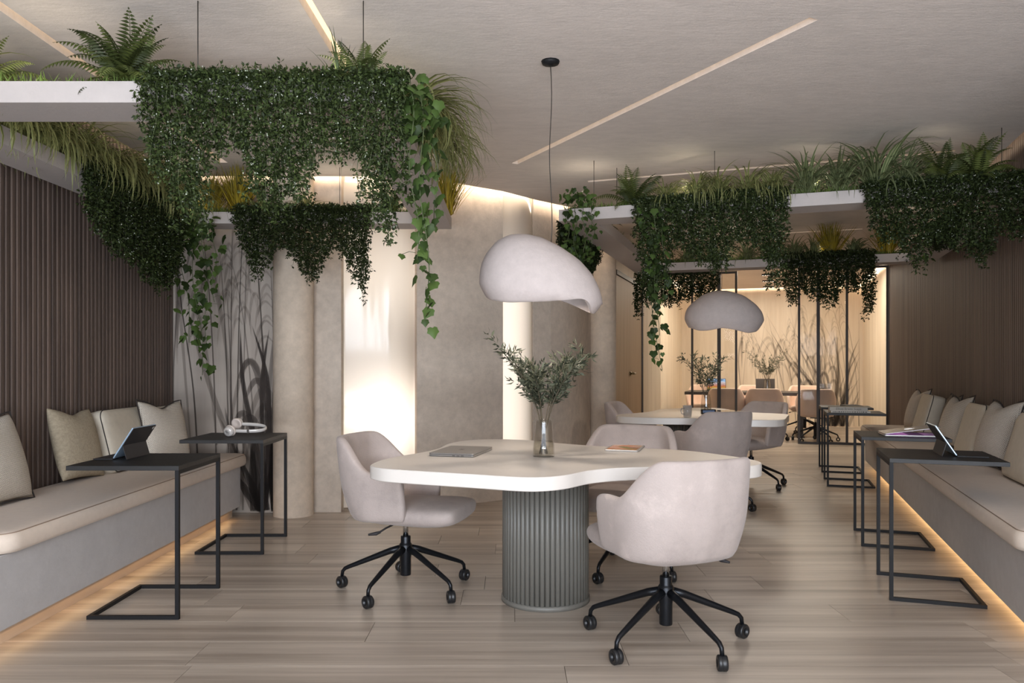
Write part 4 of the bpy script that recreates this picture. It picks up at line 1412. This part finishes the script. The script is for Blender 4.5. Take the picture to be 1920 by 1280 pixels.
MB().box((0.03, -0.006, 0.044), (0.046, 0.006, 0.048)).obj('shutter_button', M['silver'], cb)
t2 = empty('tablet', ((1362 - 957) * 7.3 / 1440, 7.3, 0.75), 0.15, 'thin dark tablet lying on the far lobed table', 'tablet')
slab_obj('body', 0.25, 0.30, 0.008, M['grey'], t2, 0.0005)
MB().box((-0.115, -0.14, 0.0086), (0.115, 0.14, 0.0092)).obj('screen', M['screenoff'], t2)

# laptops on the meeting table
lid_png = [(0.30, srgb(40, 60, 30)), (0.42, srgb(190, 150, 40)), (0.52, srgb(210, 110, 60)), (0.60, srgb(226, 216, 214)), (0.72, srgb(130, 170, 220))]


def landscape_mat():
    t = NT('mountain picture screen')
    tc = t.new('ShaderNodeTexCoord').outputs['Generated']
    sp = t.new('ShaderNodeSeparateXYZ'); t.lk(tc, sp.inputs[0])
    n = t.noise(tc, 5, 5)
    ad = t.new('ShaderNodeMath', operation='MULTIPLY_ADD'); t.lk(n, ad.inputs[0]); ad.inputs[1].default_value = 0.5; t.lk(sp.outputs[2], ad.inputs[2])
    c = t.ramp(ad.outputs[0], [(0.30, srgb(60, 70, 24)), (0.45, srgb(196, 160, 40)), (0.55, srgb(206, 104, 52)), (0.78, srgb(200, 150, 140)), (0.95, srgb(224, 226, 236)), (1.0, srgb(150, 190, 236))])
    t.lk(c, t.p.inputs['Emission Color']); t.p.inputs['Emission Strength'].default_value = 0.95
    t.p.inputs['Base Color'].default_value = (0.02, 0.02, 0.02, 1)
    return t.m


def open_laptop(p, rz, lean, m, label, shot=None):
    t = empty('laptop', p, rz, label, 'laptop', 'open laptops on the meeting table')
    slab_obj('base', 0.31, 0.22, 0.012, m, t, 0.001)
    LMx = Matrix.Translation((0, 0.108, 0.013)) @ Matrix.Rotation(-lean, 4, 'X')
    MB().box((-0.155, -0.003, 0.0), (0.155, 0.003, 0.212), LMx).obj('lid', m, t, bevel=0.002)
    MB().box((-0.148, -0.0042, 0.008), (0.148, -0.0032, 0.204), LMx).obj('screen', shot or M['screenoff'], t)
    return t


def on_mt(px, t_):
    b = RP(mt0, 0, t_); k = (px - 957) / 1440
    s = (k * b.y - b.x) / (VS.x - k * VS.y)
    return RP(mt0, s, t_, 0.74)


open_laptop(on_mt(1345, -0.28), -ANG * 0.5, 0.25, M['dark'], 'open dark laptop with a bright mountain picture on the meeting table', landscape_mat())
open_laptop(on_mt(1435, 0.22), PI - ANG, 0.25, M['grey'], 'open grey laptop seen from behind on the meeting table')

# recessed spot bars in the meeting room ceiling
k = 0
for px0, rows_ in ((1440, (12.75, 13.7, 14.75)), (1590, (11.95, 12.85, 13.8)), (1290, (13.5, 14.4, 15.3))):
    for Y in rows_:
        X = (px0 - 957) * 12.75 / 1440 + (Y - 12.75) * math.tan(ANG) if px0 == 1440 else ((px0 - 957) * rows_[0] / 1440 + (Y - rows_[0]) * math.tan(ANG))
        t = empty('spot_bar', (X, Y, ZC), -ANG, 'black five-spot bar, %s row from the glass, %s of the meeting room ceiling' % (('first', 'second', 'third')[rows_.index(Y)], {1440: 'middle column', 1590: 'right column', 1290: 'left column'}[px0]), 'ceiling light', 'black spot bars in the meeting room ceiling')
        MB().box((-0.10, -0.024, -0.022), (0.10, 0.024, -0.0005)).obj('housing', M['black'], t)
        sp_ = MB()
        for i in range(5): sp_.lathe([(0.0, -0.0235), (0.011, -0.0235), (0.011, -0.0222), (0, -0.0222)], 10, Matrix.Translation((-0.08 + i * 0.04, -0.004, 0)))
        sp_.obj('spot_lens', M['spot'], t)

# ================================================================ hanging planter frames
ZB, ZT, BW = 2.250, 2.3356, 0.245


class Ring:
    def __init__(s, base, ang, S, T):
        s.b = Vector(base).to_3d(); s.ang = ang; s.S = S; s.T = T
        s.ex = Vector((math.cos(ang), -math.sin(ang), 0)); s.ey = Vector((math.sin(ang), math.cos(ang), 0))

    def at(s, x, y, z=ZT):
        p = s.b + s.ex * x + s.ey * y; return Vector((p.x, p.y, z))

    def s_px(s, px, t):
        k = (px - 957) / 1440; b = s.b + s.ey * t
        return (k * b.y - b.x) / (s.ex.x - k * s.ex.y)

    def t_px(s, px, x):
        k = (px - 957) / 1440; b = s.b + s.ex * x
        return (k * b.y - b.x) / (s.ey.x - k * s.ey.y)


def planter(R, label, wires):
    t = empty('hanging_planter', R.b, -R.ang, label, 'planter', 'hanging plaster planter frames')
    S, T, w = R.S, R.T, BW
    for pts in ([(0, 0), (S, 0), (S - w, w), (w, w)], [(S, 0), (S, T), (S - w, T - w), (S - w, w)], [(S, T), (0, T), (w, T - w), (S - w, T - w)], [(0, T), (0, 0), (w, w), (w, T - w)]):
        MB().prism(pts, ZB, ZT).obj('beam', M['beam'], t)
    for x, y in wires:
        MB().tube([(x, y, ZT - 0.01), (x, y, ZC)], 0.0022, 6).obj('suspension_wire', M['wire'], t)
    so = MB()
    c = 0.03
    for a, b in (((c, c), (S - c, w - c)), ((c, T - w + c), (S - c, T - c)), ((c, w - c), (w - c, T - w + c)), ((S - w + c, w - c), (S - c, T - w + c))):
        so.box((a[0], a[1], ZT - 0.01), (b[0], b[1], ZT + 0.008))
    so.obj('soil', M['soil'], t)
    return t


M['soil'] = plain('dark potting soil', srgb(52, 46, 34), 0.95, 0, 0.2, 40, 0.5, 80)
RL = Ring((-2.657, 3.08), 0.0, 2.20, 2.885)
RR = Ring((0.356, 5.64), ANG, 3.05, 3.50)
planter(RL, 'left hanging planter frame, nearest the camera, carried by thin wires', [(1.367, 0.09), (2.05, 0.09), (0.12, 0.12), (0.42, 2.77), (1.357, 2.77), (2.1, 2.77)])
planter(RR, 'right hanging planter frame over the far table, turned with the right wall', [(0.24, 0.10), (0.36, 0.36), (1.10, 0.12), (2.86, 0.16), (0.12, 3.38), (1.5, 3.38), (2.93, 3.38)])

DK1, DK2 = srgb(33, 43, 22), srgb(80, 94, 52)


def drape(pts, out, prof, label, seed, spacing=0.0050, leaf=0.0195, group='small leaved trailing plants spilling over the planters', dark=1.0):
    """pts(f) gives a point on the beam edge for f in 0..1, prof [(f, length)]"""
    nr = np.random.default_rng(seed)
    fs = [p[0] for p in prof]; ls = [p[1] for p in prof]
    a, b = pts(0), pts(1)
    W = (b - a).length
    n = max(6, int(W / spacing))
    mid = pts(0.5)
    t = empty('trailing_plant', (mid.x, mid.y, ZT), 0, label, 'trailing plant', group)
    nodes = []; dirs = []; stems = MB()
    tv = (b - a).normalized()
    for i in range(n):
        f = (i + nr.uniform(0, 1)) / n
        L = float(np.interp(f, fs, ls)) * nr.uniform(0.84, 1.04)
        p = pts(f) - mid
        st = 0.017 * nr.uniform(0.9, 1.1)
        k = 0; s = -0.10
        ox = nr.uniform(0.008, 0.085); wob = nr.uniform(0, 6.28); drift = nr.normal(0, 0.018)
        path = []
        while s < L:
            if s < 0:          # over the top of the beam
                q = p - out * (-s - 0.03) + Vector((0, 0, 0.012 + 0.022 * nr.uniform(0, 1)))
                d = out + Vector((0, 0, 0.5))
            else:
                o = ox * min(1, s / 0.06 + 0.25)
                q = p + out * o + tv * (0.012 * math.sin(s * 17 + wob) + drift * s / 0.4) + Vector((0, 0, 0.02 - s))
                d = Vector((0, 0, -0.75)) + out * 0.35
            path.append(q)
            jt = nr.normal(0, 0.011, 3)
            taper = 1.0 if s < L * 0.7 else max(0.45, 1 - (s - L * 0.7) / (L * 0.55))
            nodes.append((q.x + jt[0] * taper, q.y + jt[1] * taper, q.z + jt[2])); dirs.append((d.x + nr.normal(0, .3), d.y + nr.normal(0, .3), d.z + nr.normal(0, .25)))
            s += st
        if i % 3 == 0 and len(path) > 4: stems.tube(path[::3] + [path[-1]], 0.0013, 3, caps=False)
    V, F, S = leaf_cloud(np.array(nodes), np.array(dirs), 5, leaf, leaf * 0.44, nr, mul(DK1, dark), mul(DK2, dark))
    o = link('foliage', mesh_np('foliage', V, F, S), t, M['leaf']); o['kind'] = 'stuff'
    # pale specks that paint white highlights onto the foliage
    nn = np.array(nodes); pick = nr.uniform(0, 1, len(nn)) < 0.10
    bn = nn[pick] + np.array(out)[None] * 0.012 + nr.normal(0, 0.008, (pick.sum(), 3))
    if len(bn):
        V, F, S = leaf_cloud(bn, nr.normal(size=bn.shape), 2, 0.0075, 0.006, nr, srgb(150, 160, 140), srgb(214, 218, 204))
        o = link('leaf_glints', mesh_np('leaf_glints', V, F, S), t, M['leaf']); o['kind'] = 'stuff'
    o = stems.obj('stems', M['stem'], t); o['kind'] = 'stuff'
    return t


def edge_px(R, t, table, depth_out=0.0):
    """beam edge run along ex at depth t between picture columns, with the profile re-mapped"""
    s0, s1 = R.s_px(table[0][0], t), R.s_px(table[-1][0], t)
    f = lambda u: R.at(s0 + (s1 - s0) * u, t)
    prof = [((R.s_px(px, t) - s0) / (s1 - s0), l) for px, l in table]
    return f, prof


FRONT = [(274, .10), (284, .30), (292, .42), (305, .40), (330, .46), (352, .58), (372, .68), (386, .56), (396, .35), (425, .32), (450, .33), (466, .36), (482, .52), (520, .57), (548, .58), (575, .53), (590, .38), (612, .32), (650, .36), (676, .33), (690, .50), (712, .64), (736, .73), (750, .55), (759, .30)]


def sub(tab, a, b):
    xs = [p[0] for p in tab]; ys = [p[1] for p in tab]
    return [(a, float(np.interp(a, xs, ys)))] + [p for p in tab if a < p[0] < b] + [(b, float(np.interp(b, xs, ys)))]


for (a, b), lab, sd in (((274, 425), 'small leaved trailing plant on the near left beam, its longest tail beside the fern', 31),
                        ((425, 628), 'small leaved trailing plant in the middle of the near left beam, two blunt lobes', 32),
                        ((628, 759), 'small leaved trailing plant at the near left beam end, with the longest tail', 33)):
    f, pr = edge_px(RL, 0.0, sub(FRONT, a, b)); drape(f, -RL.ey, pr, lab, sd)
# left side beam, inner face
SIDE = [(145, .12), (152, .30), (172, .40), (200, .50), (230, .50), (250, .54), (266, .62), (290, .68), (310, .58), (322, .40), (332, .15)]
t0, t1 = RL.t_px(145, BW), RL.t_px(332, BW)
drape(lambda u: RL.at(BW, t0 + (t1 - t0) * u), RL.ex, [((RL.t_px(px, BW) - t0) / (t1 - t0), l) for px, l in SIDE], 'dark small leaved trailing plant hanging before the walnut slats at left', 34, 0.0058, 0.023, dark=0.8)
BACK = [(443, .10), (452, .22), (466, .34), (481, .50), (492, .56), (504, .40), (520, .31), (540, .32), (556, .40), (572, .50), (595, .56), (608, .40), (625, .31), (645, .35), (660, .42), (672, .58), (683, .70), (690, .50), (696, .12)]
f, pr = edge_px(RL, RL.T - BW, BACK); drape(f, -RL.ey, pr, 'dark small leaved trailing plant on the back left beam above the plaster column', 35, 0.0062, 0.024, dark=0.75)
RF1 = [(1193, .10), (1203, .50), (1222, .74), (1248, .62), (1262, .32), (1300, .41), (1320, .48), (1345, .56), (1362, .50), (1380, .34), (1420, .37), (1438, .46), (1455, .70), (1468, .60), (1476, .15)]
for (a, b), lab, sd in (((1193, 1330), 'small leaved trailing plant on the near right beam, above the ivy tail', 36), ((1330, 1476), 'small leaved trailing plant on the near right beam, left of the bare plaster stretch', 37)):
    f, pr = edge_px(RR, 0.0, sub(RF1, a, b)); drape(f, -RR.ey, pr, lab, sd, 0.0060, 0.0235, dark=0.85)
RF2 = [(1618, .08), (1630, .20), (1642, .30), (1655, .40), (1676, .36), (1695, .46), (1718, .58), (1735, .40), (1760, .38), (1790, .45), (1815, .48), (1845, .56), (1862, .44), (1872, .32), (1890, .37), (1916, .40), (1932, .36)]
for (a, b), lab, sd in (((1618, 1755), 'small leaved trailing plant right of the bare plaster stretch on the near right beam', 38), ((1755, 1932), 'small leaved trailing plant at the right end of the near right beam, under two ferns', 39)):
    f, pr = edge_px(RR, 0.0, sub(RF2, a, b)); drape(f, -RR.ey, pr, lab, sd, 0.0060, 0.023, dark=0.75)
RB1 = [(1468, .15), (1473, .35), (1480, .50), (1490, .58), (1500, .37), (1520, .43), (1540, .55), (1565, .55), (1577, .35), (1600, .43), (1613, .40), (1622, .62), (1630, .72), (1637, .50), (1641, .15)]
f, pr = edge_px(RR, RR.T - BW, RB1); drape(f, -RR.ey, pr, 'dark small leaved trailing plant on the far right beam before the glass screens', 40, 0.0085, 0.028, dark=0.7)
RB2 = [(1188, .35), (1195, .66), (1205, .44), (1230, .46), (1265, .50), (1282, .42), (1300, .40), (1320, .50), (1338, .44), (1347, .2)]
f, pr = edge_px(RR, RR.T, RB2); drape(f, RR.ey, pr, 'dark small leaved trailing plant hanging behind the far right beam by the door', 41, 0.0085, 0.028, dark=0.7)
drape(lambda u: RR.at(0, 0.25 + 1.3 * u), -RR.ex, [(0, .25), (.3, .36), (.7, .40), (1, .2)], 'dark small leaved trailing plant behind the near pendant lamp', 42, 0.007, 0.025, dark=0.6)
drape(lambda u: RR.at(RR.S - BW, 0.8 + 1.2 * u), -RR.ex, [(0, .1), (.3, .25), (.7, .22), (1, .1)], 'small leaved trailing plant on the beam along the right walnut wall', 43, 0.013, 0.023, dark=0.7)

# ---------------------------------------------------------------- ferns
def frond_mesh(L, el0, el1, npin, seed):
    r = random.Random(seed)
    mb = MB(); pts = []; p = Vector((0, 0, 0)); N = npin + 3
    dirs = []
    for i in range(N):
        u = i / (N - 1); el = el0 + (el1 - el0) * u ** 1.25
        d = Vector((math.cos(el), 0.06 * math.sin(u * 5 + seed), math.sin(el))).normalized(); dirs.append(d); pts.append(p.copy()); p = p + d * (L / (N - 1))
    mb.tube(pts, [0.0022 * (1 - 0.7 * i / N) for i in range(N)], 4, caps=False)
    for i in range(3, N):
        u = i / (N - 1); l = 0.062 * L / 0.36 * math.sin(PI * min(1, 0.16 + u * 0.86)) ** 0.75 * (0.9 + 0.2 * r.random()) + 0.004
        w = 0.021 * L / 0.36 * (1 - 0.35 * u)
        for sg in (-1, 1):
            d = dirs[i]; up = Vector((-d.z, 0, d.x))
            a = (Vector((0, sg, 0)) * 0.93 + d * 0.28 + up * -0.18).normalized()
            q = pts[i]
            m1 = q + a * l * 0.35 + up * 0.003
            mb.add([q, m1 + d * w * 0.5, q + a * l - up * l * 0.15, m1 - d * w * 0.5], [(0, 1, 2, 3)])
    return mb.mesh('frond')


FR = []
for k, (L, a, b) in enumerate(((0.36, 82, 30), (0.37, 66, -30), (0.36, 46, -52), (0.30, 28, -70), (0.34, 74, -5))):
    me = frond_mesh(L, math.radians(a), math.radians(b), 19, k); me.materials.append(M['fern']); FR.append(me)


def fern(p, scale, label, seed, n=26):
    r = random.Random(seed)
    t = empty('fern', p, r.random() * 6, label, 'fern', 'ferns on the hanging planters')
    for i in range(n):
        k = (0, 4, 1, 2, 3)[min(4, int(5 * i / n))]
        o = link('frond', FR[k], t, rot=(r.uniform(-.15, .15), r.uniform(-.12, .12), i * 2.39996 + r.uniform(-.2, .2)), loc=(r.uniform(-.015, .015), r.uniform(-.015, .015), 0))
        s = scale * r.uniform(0.8, 1.12); o.scale = (s, s, s)
    return t


TOP = ZT + 0.006
fern((-1.615, 3.20, TOP), 0.88, 'large fern standing on the near left beam', 1, 42)
fern((-2.20, 3.19, TOP), 0.8, 'fern cut by the left edge of the picture', 2, 20)
fern(RL.at(1.74, RL.T - 0.10, TOP), 0.82, 'fern on the back left beam behind the longest trailing tail', 3, 20)
fern(RL.at(2.04, 0.12, TOP), 0.72, 'fern half buried in ivy at the near left beam end', 4, 18)
fern(RR.at(RR.s_px(1188, .12), .12, TOP), 0.92, 'fern on the near right beam next to the bright ivy', 5, 26)
fern(RR.at(RR.s_px(1766, .12), .12, TOP), 0.95, 'fern on the near right beam beside the tallest spider plant', 6, 26)
fern(RR.at(2.70, .08, TOP), 0.95, 'fern at the far right end of the near right beam', 7, 26)
fern(RR.at(0.10, 0.95, TOP), 0.7, 'small fern on the left beam of the right planter, behind the near pendant cord', 8, 16)

# ---------------------------------------------------------------- blade plants
def blades(name, n, len_, el_rng, droop, width, cols, seed, bias=None, bw=0.5, tipw=0.15, spread=0.02, xmin=-9.0, zmax=0.345):
    r = random.Random(seed)
    V = []; F = []; T = []
    c0, c1, ce = cols
    for i in range(n):
        az = r.uniform(0, 2 * PI)
        if bias is not None and r.random() < bw: az = bias + r.gauss(0, 0.55)
        el = r.uniform(*el_rng); L = len_ * r.uniform(0.6, 1.1); dr = droop * r.uniform(0.6, 1.25)
        p = Vector((r.gauss(0, spread), r.gauss(0, spread), 0)); b = len(V); NS = 8
        w0 = width * r.uniform(0.7, 1.2); tone = r.uniform(0.7, 1.15)
        az2 = az + r.uniform(-0.3, 0.3)
        for k in range(NS + 1):
            u = k / NS; e = el - dr * u ** 1.3
            a = az + (az2 - az) * u
            d = Vector((math.cos(a) * math.cos(e), math.sin(a) * math.cos(e), math.sin(e)))
            s = Vector((-math.sin(a), math.cos(a), 0)); nn = d.cross(s)
            w = w0 * min(1, 0.55 + u * 2) * (1 - u ** 2.2) + w0 * 0.05
            V += [p - s * w / 2 - nn * w * 0.16, p, p + s * w / 2 - nn * w * 0.16]
            cc = np.array(c0) * (1 - u) + np.array(c1) * u
            ed = np.array(ce) * (1 - 0.4 * u)
            T += [ed * tone, cc * tone, ed * tone]
            p = p + d * (L / NS)
        for k in range(NS):
            for q in (0, 1):
                a = b + k * 3 + q; F.append((a, a + 1, a + 4, a + 3))
    for v in V:
        v.x = max(v.x, xmin); v.z = min(v.z, zmax)
    return mesh_np(name, [tuple(v) for v in V], np.array(F), np.array(T, dtype=np.float32), True)


SPC = (srgb(108, 120, 62), srgb(76, 92, 50), srgb(206, 204, 138))
DRC = (srgb(84, 100, 60), srgb(60, 76, 50), srgb(176, 184, 134))
TUC = (srgb(204, 174, 52), srgb(112, 116, 48), srgb(176, 156, 56))
GRC = (srgb(70, 84, 44), srgb(46, 66, 40), srgb(96, 110, 66))


def blade_plant(name, p, label, cat, group, **kw):
    t = empty(name, p, 0, label, cat, group)
    o = link('foliage', blades('foliage', **kw), t, M['blade']); o['kind'] = 'stuff'
    crown = MB().lathe([(0, -0.004), (0.022, -0.004), (0.026, 0.012), (0.012, 0.030), (0, 0.032)], 10)
    crown.obj('crown', M['stem'], t)
    return t


GS = 'striped spider plants on the hanging planters'
ti = [0.30, 0.62, 0.95, 1.27, 1.58, 1.90, 2.22, 2.50]
NM = ['first', 'second', 'third', 'fourth', 'fifth', 'sixth', 'seventh', 'last']
for i, t_ in enumerate(ti):
    blade_plant('spider_plant', RL.at(0.15, t_, TOP), 'yellow striped spider plant on the left wall beam, %s from the camera' % NM[i], 'spider plant', GS,
                n=150, len_=0.48, el_rng=(0.45, 1.25), droop=2.8, width=0.017, cols=SPC, seed=50 + i, bias=-0.35, bw=0.85, spread=0.05, xmin=-0.19)
blade_plant('spider_plant', RL.at(1.10, RL.T - 0.12, TOP), 'spider plant between the yellow grass and the fern on the back left beam', 'spider plant', GS, n=60, len_=0.26, el_rng=(0.5, 1.4), droop=2.0, width=0.016, cols=SPC, seed=60, bias=-PI / 2, bw=0.3)
blade_plant('spider_plant', RL.at(0.75, RL.T - 0.16, TOP), 'spider plant right of the yellow grass on the back left beam', 'spider plant', GS, n=40, len_=0.25, el_rng=(0.4, 1.4), droop=2.0, width=0.018, cols=SPC, seed=61, bias=-PI / 2, bw=0.3)
blade_plant('spider_plant', RL.at(2.12, 0.62, TOP), 'spider plant pouring over the free right beam of the left planter', 'spider plant', GS, n=250, len_=0.54, el_rng=(0.45, 1.05), droop=3.0, width=0.017, cols=SPC, seed=62, bias=-0.25, bw=0.7)
blade_plant('spider_plant', RL.at(2.14, 1.10, TOP), 'spider plant behind the one pouring over the free right beam', 'spider plant', GS, n=200, len_=0.50, el_rng=(0.45, 1.0), droop=2.9, width=0.017, cols=SPC, seed=63, bias=-0.1, bw=0.7)
blade_plant('upright_grass', RL.at(1.95, 0.14, TOP), 'upright dark grass beside the wire at the near left beam end', 'grass plant', None, n=26, len_=0.24, el_rng=(1.0, 1.55), droop=0.5, width=0.010, cols=GRC, seed=64)
blade_plant('upright_grass', RL.at(0.36, 0.12, TOP), 'short dark upright grass at the left edge of the picture', 'grass plant', None, n=30, len_=0.17, el_rng=(1.0, 1.55), droop=0.4, width=0.010, cols=GRC, seed=65)
for px, L, w, lab in ((1250, .30, .016, 'spider plant next to the fern, first on the near right beam'), (1305, .40, .018, 'spider plant second from left on the near right beam'), (1350, .38, .018, 'spider plant third from left on the near right beam'),
                      (1402, .42, .017, 'spider plant fourth from left on the near right beam, broad and drooping'), (1450, .34, .017, 'spider plant fifth from left on the near right beam'), (1512, .46, .020, 'upright spider plant above the bare plaster stretch, left one'),
                      (1572, .42, .022, 'upright spider plant above the bare plaster stretch, right one'), (1640, .58, .026, 'tallest spider plant of all, on the near right beam'), (1694, .40, .018, 'spider plant between the tallest one and the fern')):
    s_ = RR.s_px(px, 0.12)
    blade_plant('spider_plant', RR.at(s_, 0.12, TOP), lab, 'spider plant', GS, n=115, len_=L * 0.92, el_rng=(0.55, 1.5), droop=2.6 if px < 1480 else 2.0, width=w * 0.85, cols=SPC if px < 1480 else DRC, seed=px, bias=-PI / 2, bw=0.4)
for px, k, lab in ((1290, 0, 'first'), (1335, 1, 'second'), (1400, 0, 'third'), (1445, 1, 'fourth'), (1490, 0, 'fifth'), (1522, 1, 'sixth'), (1600, 0, 'last')):
    s_ = RR.s_px(px, RR.T - 0.13)
    blade_plant('spider_plant', RR.at(s_, RR.T - 0.13, TOP), 'dim spider plant on the far right beam, %s from left' % lab, 'spider plant', GS, n=90, len_=0.36, el_rng=(0.5, 1.5), droop=2.1, width=0.016, cols=DRC, seed=px + 3, bias=-PI / 2, bw=0.25)
GT = 'yellow based grass tufts on the hanging planters'
for p, lab, L in ((RL.at(RL.s_px(447, RL.T - .13), RL.T - 0.13, TOP), 'yellow grass tuft on the back left beam, left of the trailing plant', .40), (RL.at(RL.s_px(398, RL.T - .10), RL.T - 0.10, TOP), 'pale yellow grass tuft in the back left corner, half hidden', .32),
                  (RL.at(2.17, RL.T - 0.12, TOP), 'yellow grass tuft at the back right corner of the left planter', .42),
                  (RR.at(RR.s_px(1556, RR.T - .12), RR.T - 0.12, TOP), 'dim yellow grass tuft in the middle of the far right beam', .42), (RR.at(RR.s_px(1664, RR.T - .12), RR.T - 0.12, TOP), 'bright yellow grass tuft at the end of the far right beam', .36)):
    blade_plant('grass_tuft', p, lab, 'grass tuft', GT, n=230, len_=L, el_rng=(0.85, 1.55), droop=0.28, width=0.012, cols=TUC, seed=int(p.x * 100), spread=0.024)


def cover(R, runs, label, seed):
    r = random.Random(seed); V = []; F = []; T = []
    for (x0, y0, x1, y1, n) in runs:
        for i in range(n):
            p = R.at(r.uniform(x0, x1), r.uniform(y0, y1), ZT + 0.006)
            a = r.uniform(0, 6.28); h = r.uniform(0.02, 0.055); s = Vector((math.cos(a), math.sin(a), 0)) * 0.004; l = Vector((r.gauss(0, .4), r.gauss(0, .4), 1)) * h
            b = len(V); V += [tuple(p - s), tuple(p + s), tuple(p + l)]; F.append((b, b + 1, b + 2))
            c = np.array(srgb(96, 116, 56)) * r.uniform(0.6, 1.3); T += [c, c, c * 1.2]
    o = link('groundcover', mesh_np('groundcover', V, np.array(F), np.array(T, dtype=np.float32)), None, M['leaf'])
    return tag(o, label, 'groundcover', None, 'stuff')


cover(RL, [(0.03, RL.T - .21, 2.17, RL.T - .03, 2600), (0.03, 0.03, 2.17, .21, 1800)], 'low green groundcover along the beams of the left planter', 1)
cover(RR, [(0.03, RR.T - .21, 3.0, RR.T - .03, 4200), (0.03, 0.03, 3.0, .21, 2200), (0.03, .2, .21, 3.3, 1800)], 'low green groundcover along the beams of the right planter', 2)

# ---------------------------------------------------------------- ivy
def ivy_leaf():
    o = [(0, 0), (.20, -.13), (.44, -.06), (.47, .16), (.56, .36), (.36, .52), (.17, .78), (.0, 1.0), (-.17, .78), (-.36, .52), (-.56, .36), (-.47, .16), (-.44, -.06), (-.20, -.13)]
    mb = MB()
    V = [Vector((x, y, -0.30 * abs(x) - 0.22 * y * y)) for x, y in o] + [Vector((0, .30, 0.03))]
    n = len(o)
    mb.add(V, [(i, (i + 1) % n, n) for i in range(n)], True)
    me = mb.mesh('leaf'); me.materials.append(M['ivy']); return me


IVY = ivy_leaf()


def ivy(p, label, runs, bush, leaf, seed):
    """runs: (start xyz, end xyz, n leaves, jitter); bush: (centre, radii, n)"""
    r = random.Random(seed)
    p = Vector(p)
    t = empty('ivy', p, 0, label, 'ivy', 'large leaved ivy on the hanging planters')
    st = MB()

    def put(q, hang):
        o = link('leaf', IVY, t, loc=q)
        az = r.uniform(0, 6.28) if r.random() < 0.45 else r.gauss(-PI / 2, 0.7)
        tilt = r.gauss(-1.05, 0.35) if hang else r.gauss(-0.35, 0.45)
        o.rotation_euler = (Matrix.Rotation(az - PI / 2, 3, 'Z') @ Matrix.Rotation(tilt, 3, 'X') @ Matrix.Rotation(r.gauss(0, .4), 3, 'Y')).to_euler()
        s = leaf * r.uniform(0.55, 1.2); o.scale = (s, s, s)

    for a, b, n, j in runs:
        a = Vector(a) - p; b = Vector(b) - p; ph = r.uniform(0, 6)
        pts = [Vector((0, 0, 0.01)), (a + Vector((0, 0, 0.03)))]
        for k in range(1, 13):
            f = k / 12; pts.append(a.lerp(b, f) + Vector((0.014 * math.sin(f * 9 + ph), 0.012 * math.sin(f * 7 + ph), 0)))
        st.tube(pts, 0.0022, 5)
        for i in range(n):
            f = (i + r.random()) / n
            q = a.lerp(b, f) + Vector((r.gauss(0, j), r.gauss(0, j * .8), r.gauss(0, .01)))
            put(q, True)
            if i % 2 == 0: st.tube([a.lerp(b, f), (a.lerp(b, f) + q) / 2 + Vector((0, 0, .008)), q], 0.0012, 3, caps=False)
    for c, rad, n in bush:
        c = Vector(c) - p
        for i in range(n):
            u = Vector((r.gauss(0, 1), r.gauss(0, 1), r.gauss(0, 1))).normalized() * r.random() ** 0.4
            put(c + Vector((u.x * rad[0], u.y * rad[1], u.z * rad[2])), r.random() < 0.5)
    st.obj('stems', M['stem'], t)['kind'] = 'stuff'
    return t


ivy((-0.50, 3.16, TOP), 'large leaved ivy hanging from the near left beam end, longest tail of the left planter',
    [((-.36, 3.08, 2.25), (-.335, 3.10, 1.36), 46, .026), ((-.40, 3.03, 2.3), (-.375, 3.08, 1.62), 30, .026), ((-.33, 3.16, 2.3), (-.30, 3.18, 1.76), 26, .03), ((-.43, 3.04, 2.28), (-.42, 3.06, 1.95), 8, .02)],
    [((-.47, 3.12, 2.33), (.14, .11, .085), 80), ((-.36, 3.12, 2.20), (.09, .08, .14), 60)], .046, 3)
ivy((-2.40, 5.70, TOP), 'large leaved ivy hanging before the grass mural in the back left corner',
    [((-2.36, 5.66, 2.25), (-2.27, 5.68, 1.12), 46, .045), ((-2.26, 5.65, 2.25), (-2.24, 5.68, 1.32), 38, .045), ((-2.44, 5.64, 2.25), (-2.36, 5.67, 1.36), 30, .04), ((-2.18, 5.66, 2.2), (-2.20, 5.69, 1.66), 18, .04)],
    [((-2.42, 5.45, 2.40), (.16, .30, .08), 44), ((-2.30, 5.66, 2.22), (.16, .06, .12), 40)], .058, 4)
c_ = RR.at(0.14, 0.02, 2.42)
ivy(RR.at(0.14, 0.10, TOP), 'bright leaved ivy at the left corner of the right planter, behind the near pendant',
    [(tuple(RR.at(x, -0.035 - 0.01 * i, 2.33)), tuple(RR.at(x + .01, -0.04, z)), n, .02) for i, (x, z, n) in enumerate(((0.07, 1.98, 20), (0.13, 1.92, 22), (0.20, 1.96, 20), (0.26, 2.06, 16)))],
    [(tuple(c_), (.14, .10, .085), 70), (tuple(RR.at(.16, -.02, 2.02)), (.13, .06, .10), 40)], .043, 5)
s_ = RR.s_px(1222, -0.05)
ivy(RR.at(s_, 0.06, TOP), 'ivy with the long thin tail under the near right beam',
    [(tuple(RR.at(s_ - .06, -.06, 2.3)), tuple(RR.at(s_ + .06, -.06, 1.16)), 50, .025), (tuple(RR.at(s_ + .02, -.07, 2.3)), tuple(RR.at(s_ + .04, -.06, 1.40)), 34, .025), (tuple(RR.at(s_ + .08, -.06, 2.3)), tuple(RR.at(s_ + .09, -.06, 1.62)), 20, .025)],
    [], .050, 6)
ivy(RR.at(RR.S - .16, 1.9, TOP), 'ivy on the beam along the right walnut wall',
    [(tuple(RR.at(RR.S - BW - .03, 1.9, 2.3)), tuple(RR.at(RR.S - BW - .03, 1.92, 2.1)), 10, .03)], [(tuple(RR.at(RR.S - .2, 1.9, 2.40)), (.12, .4, .07), 46)], .05, 7)
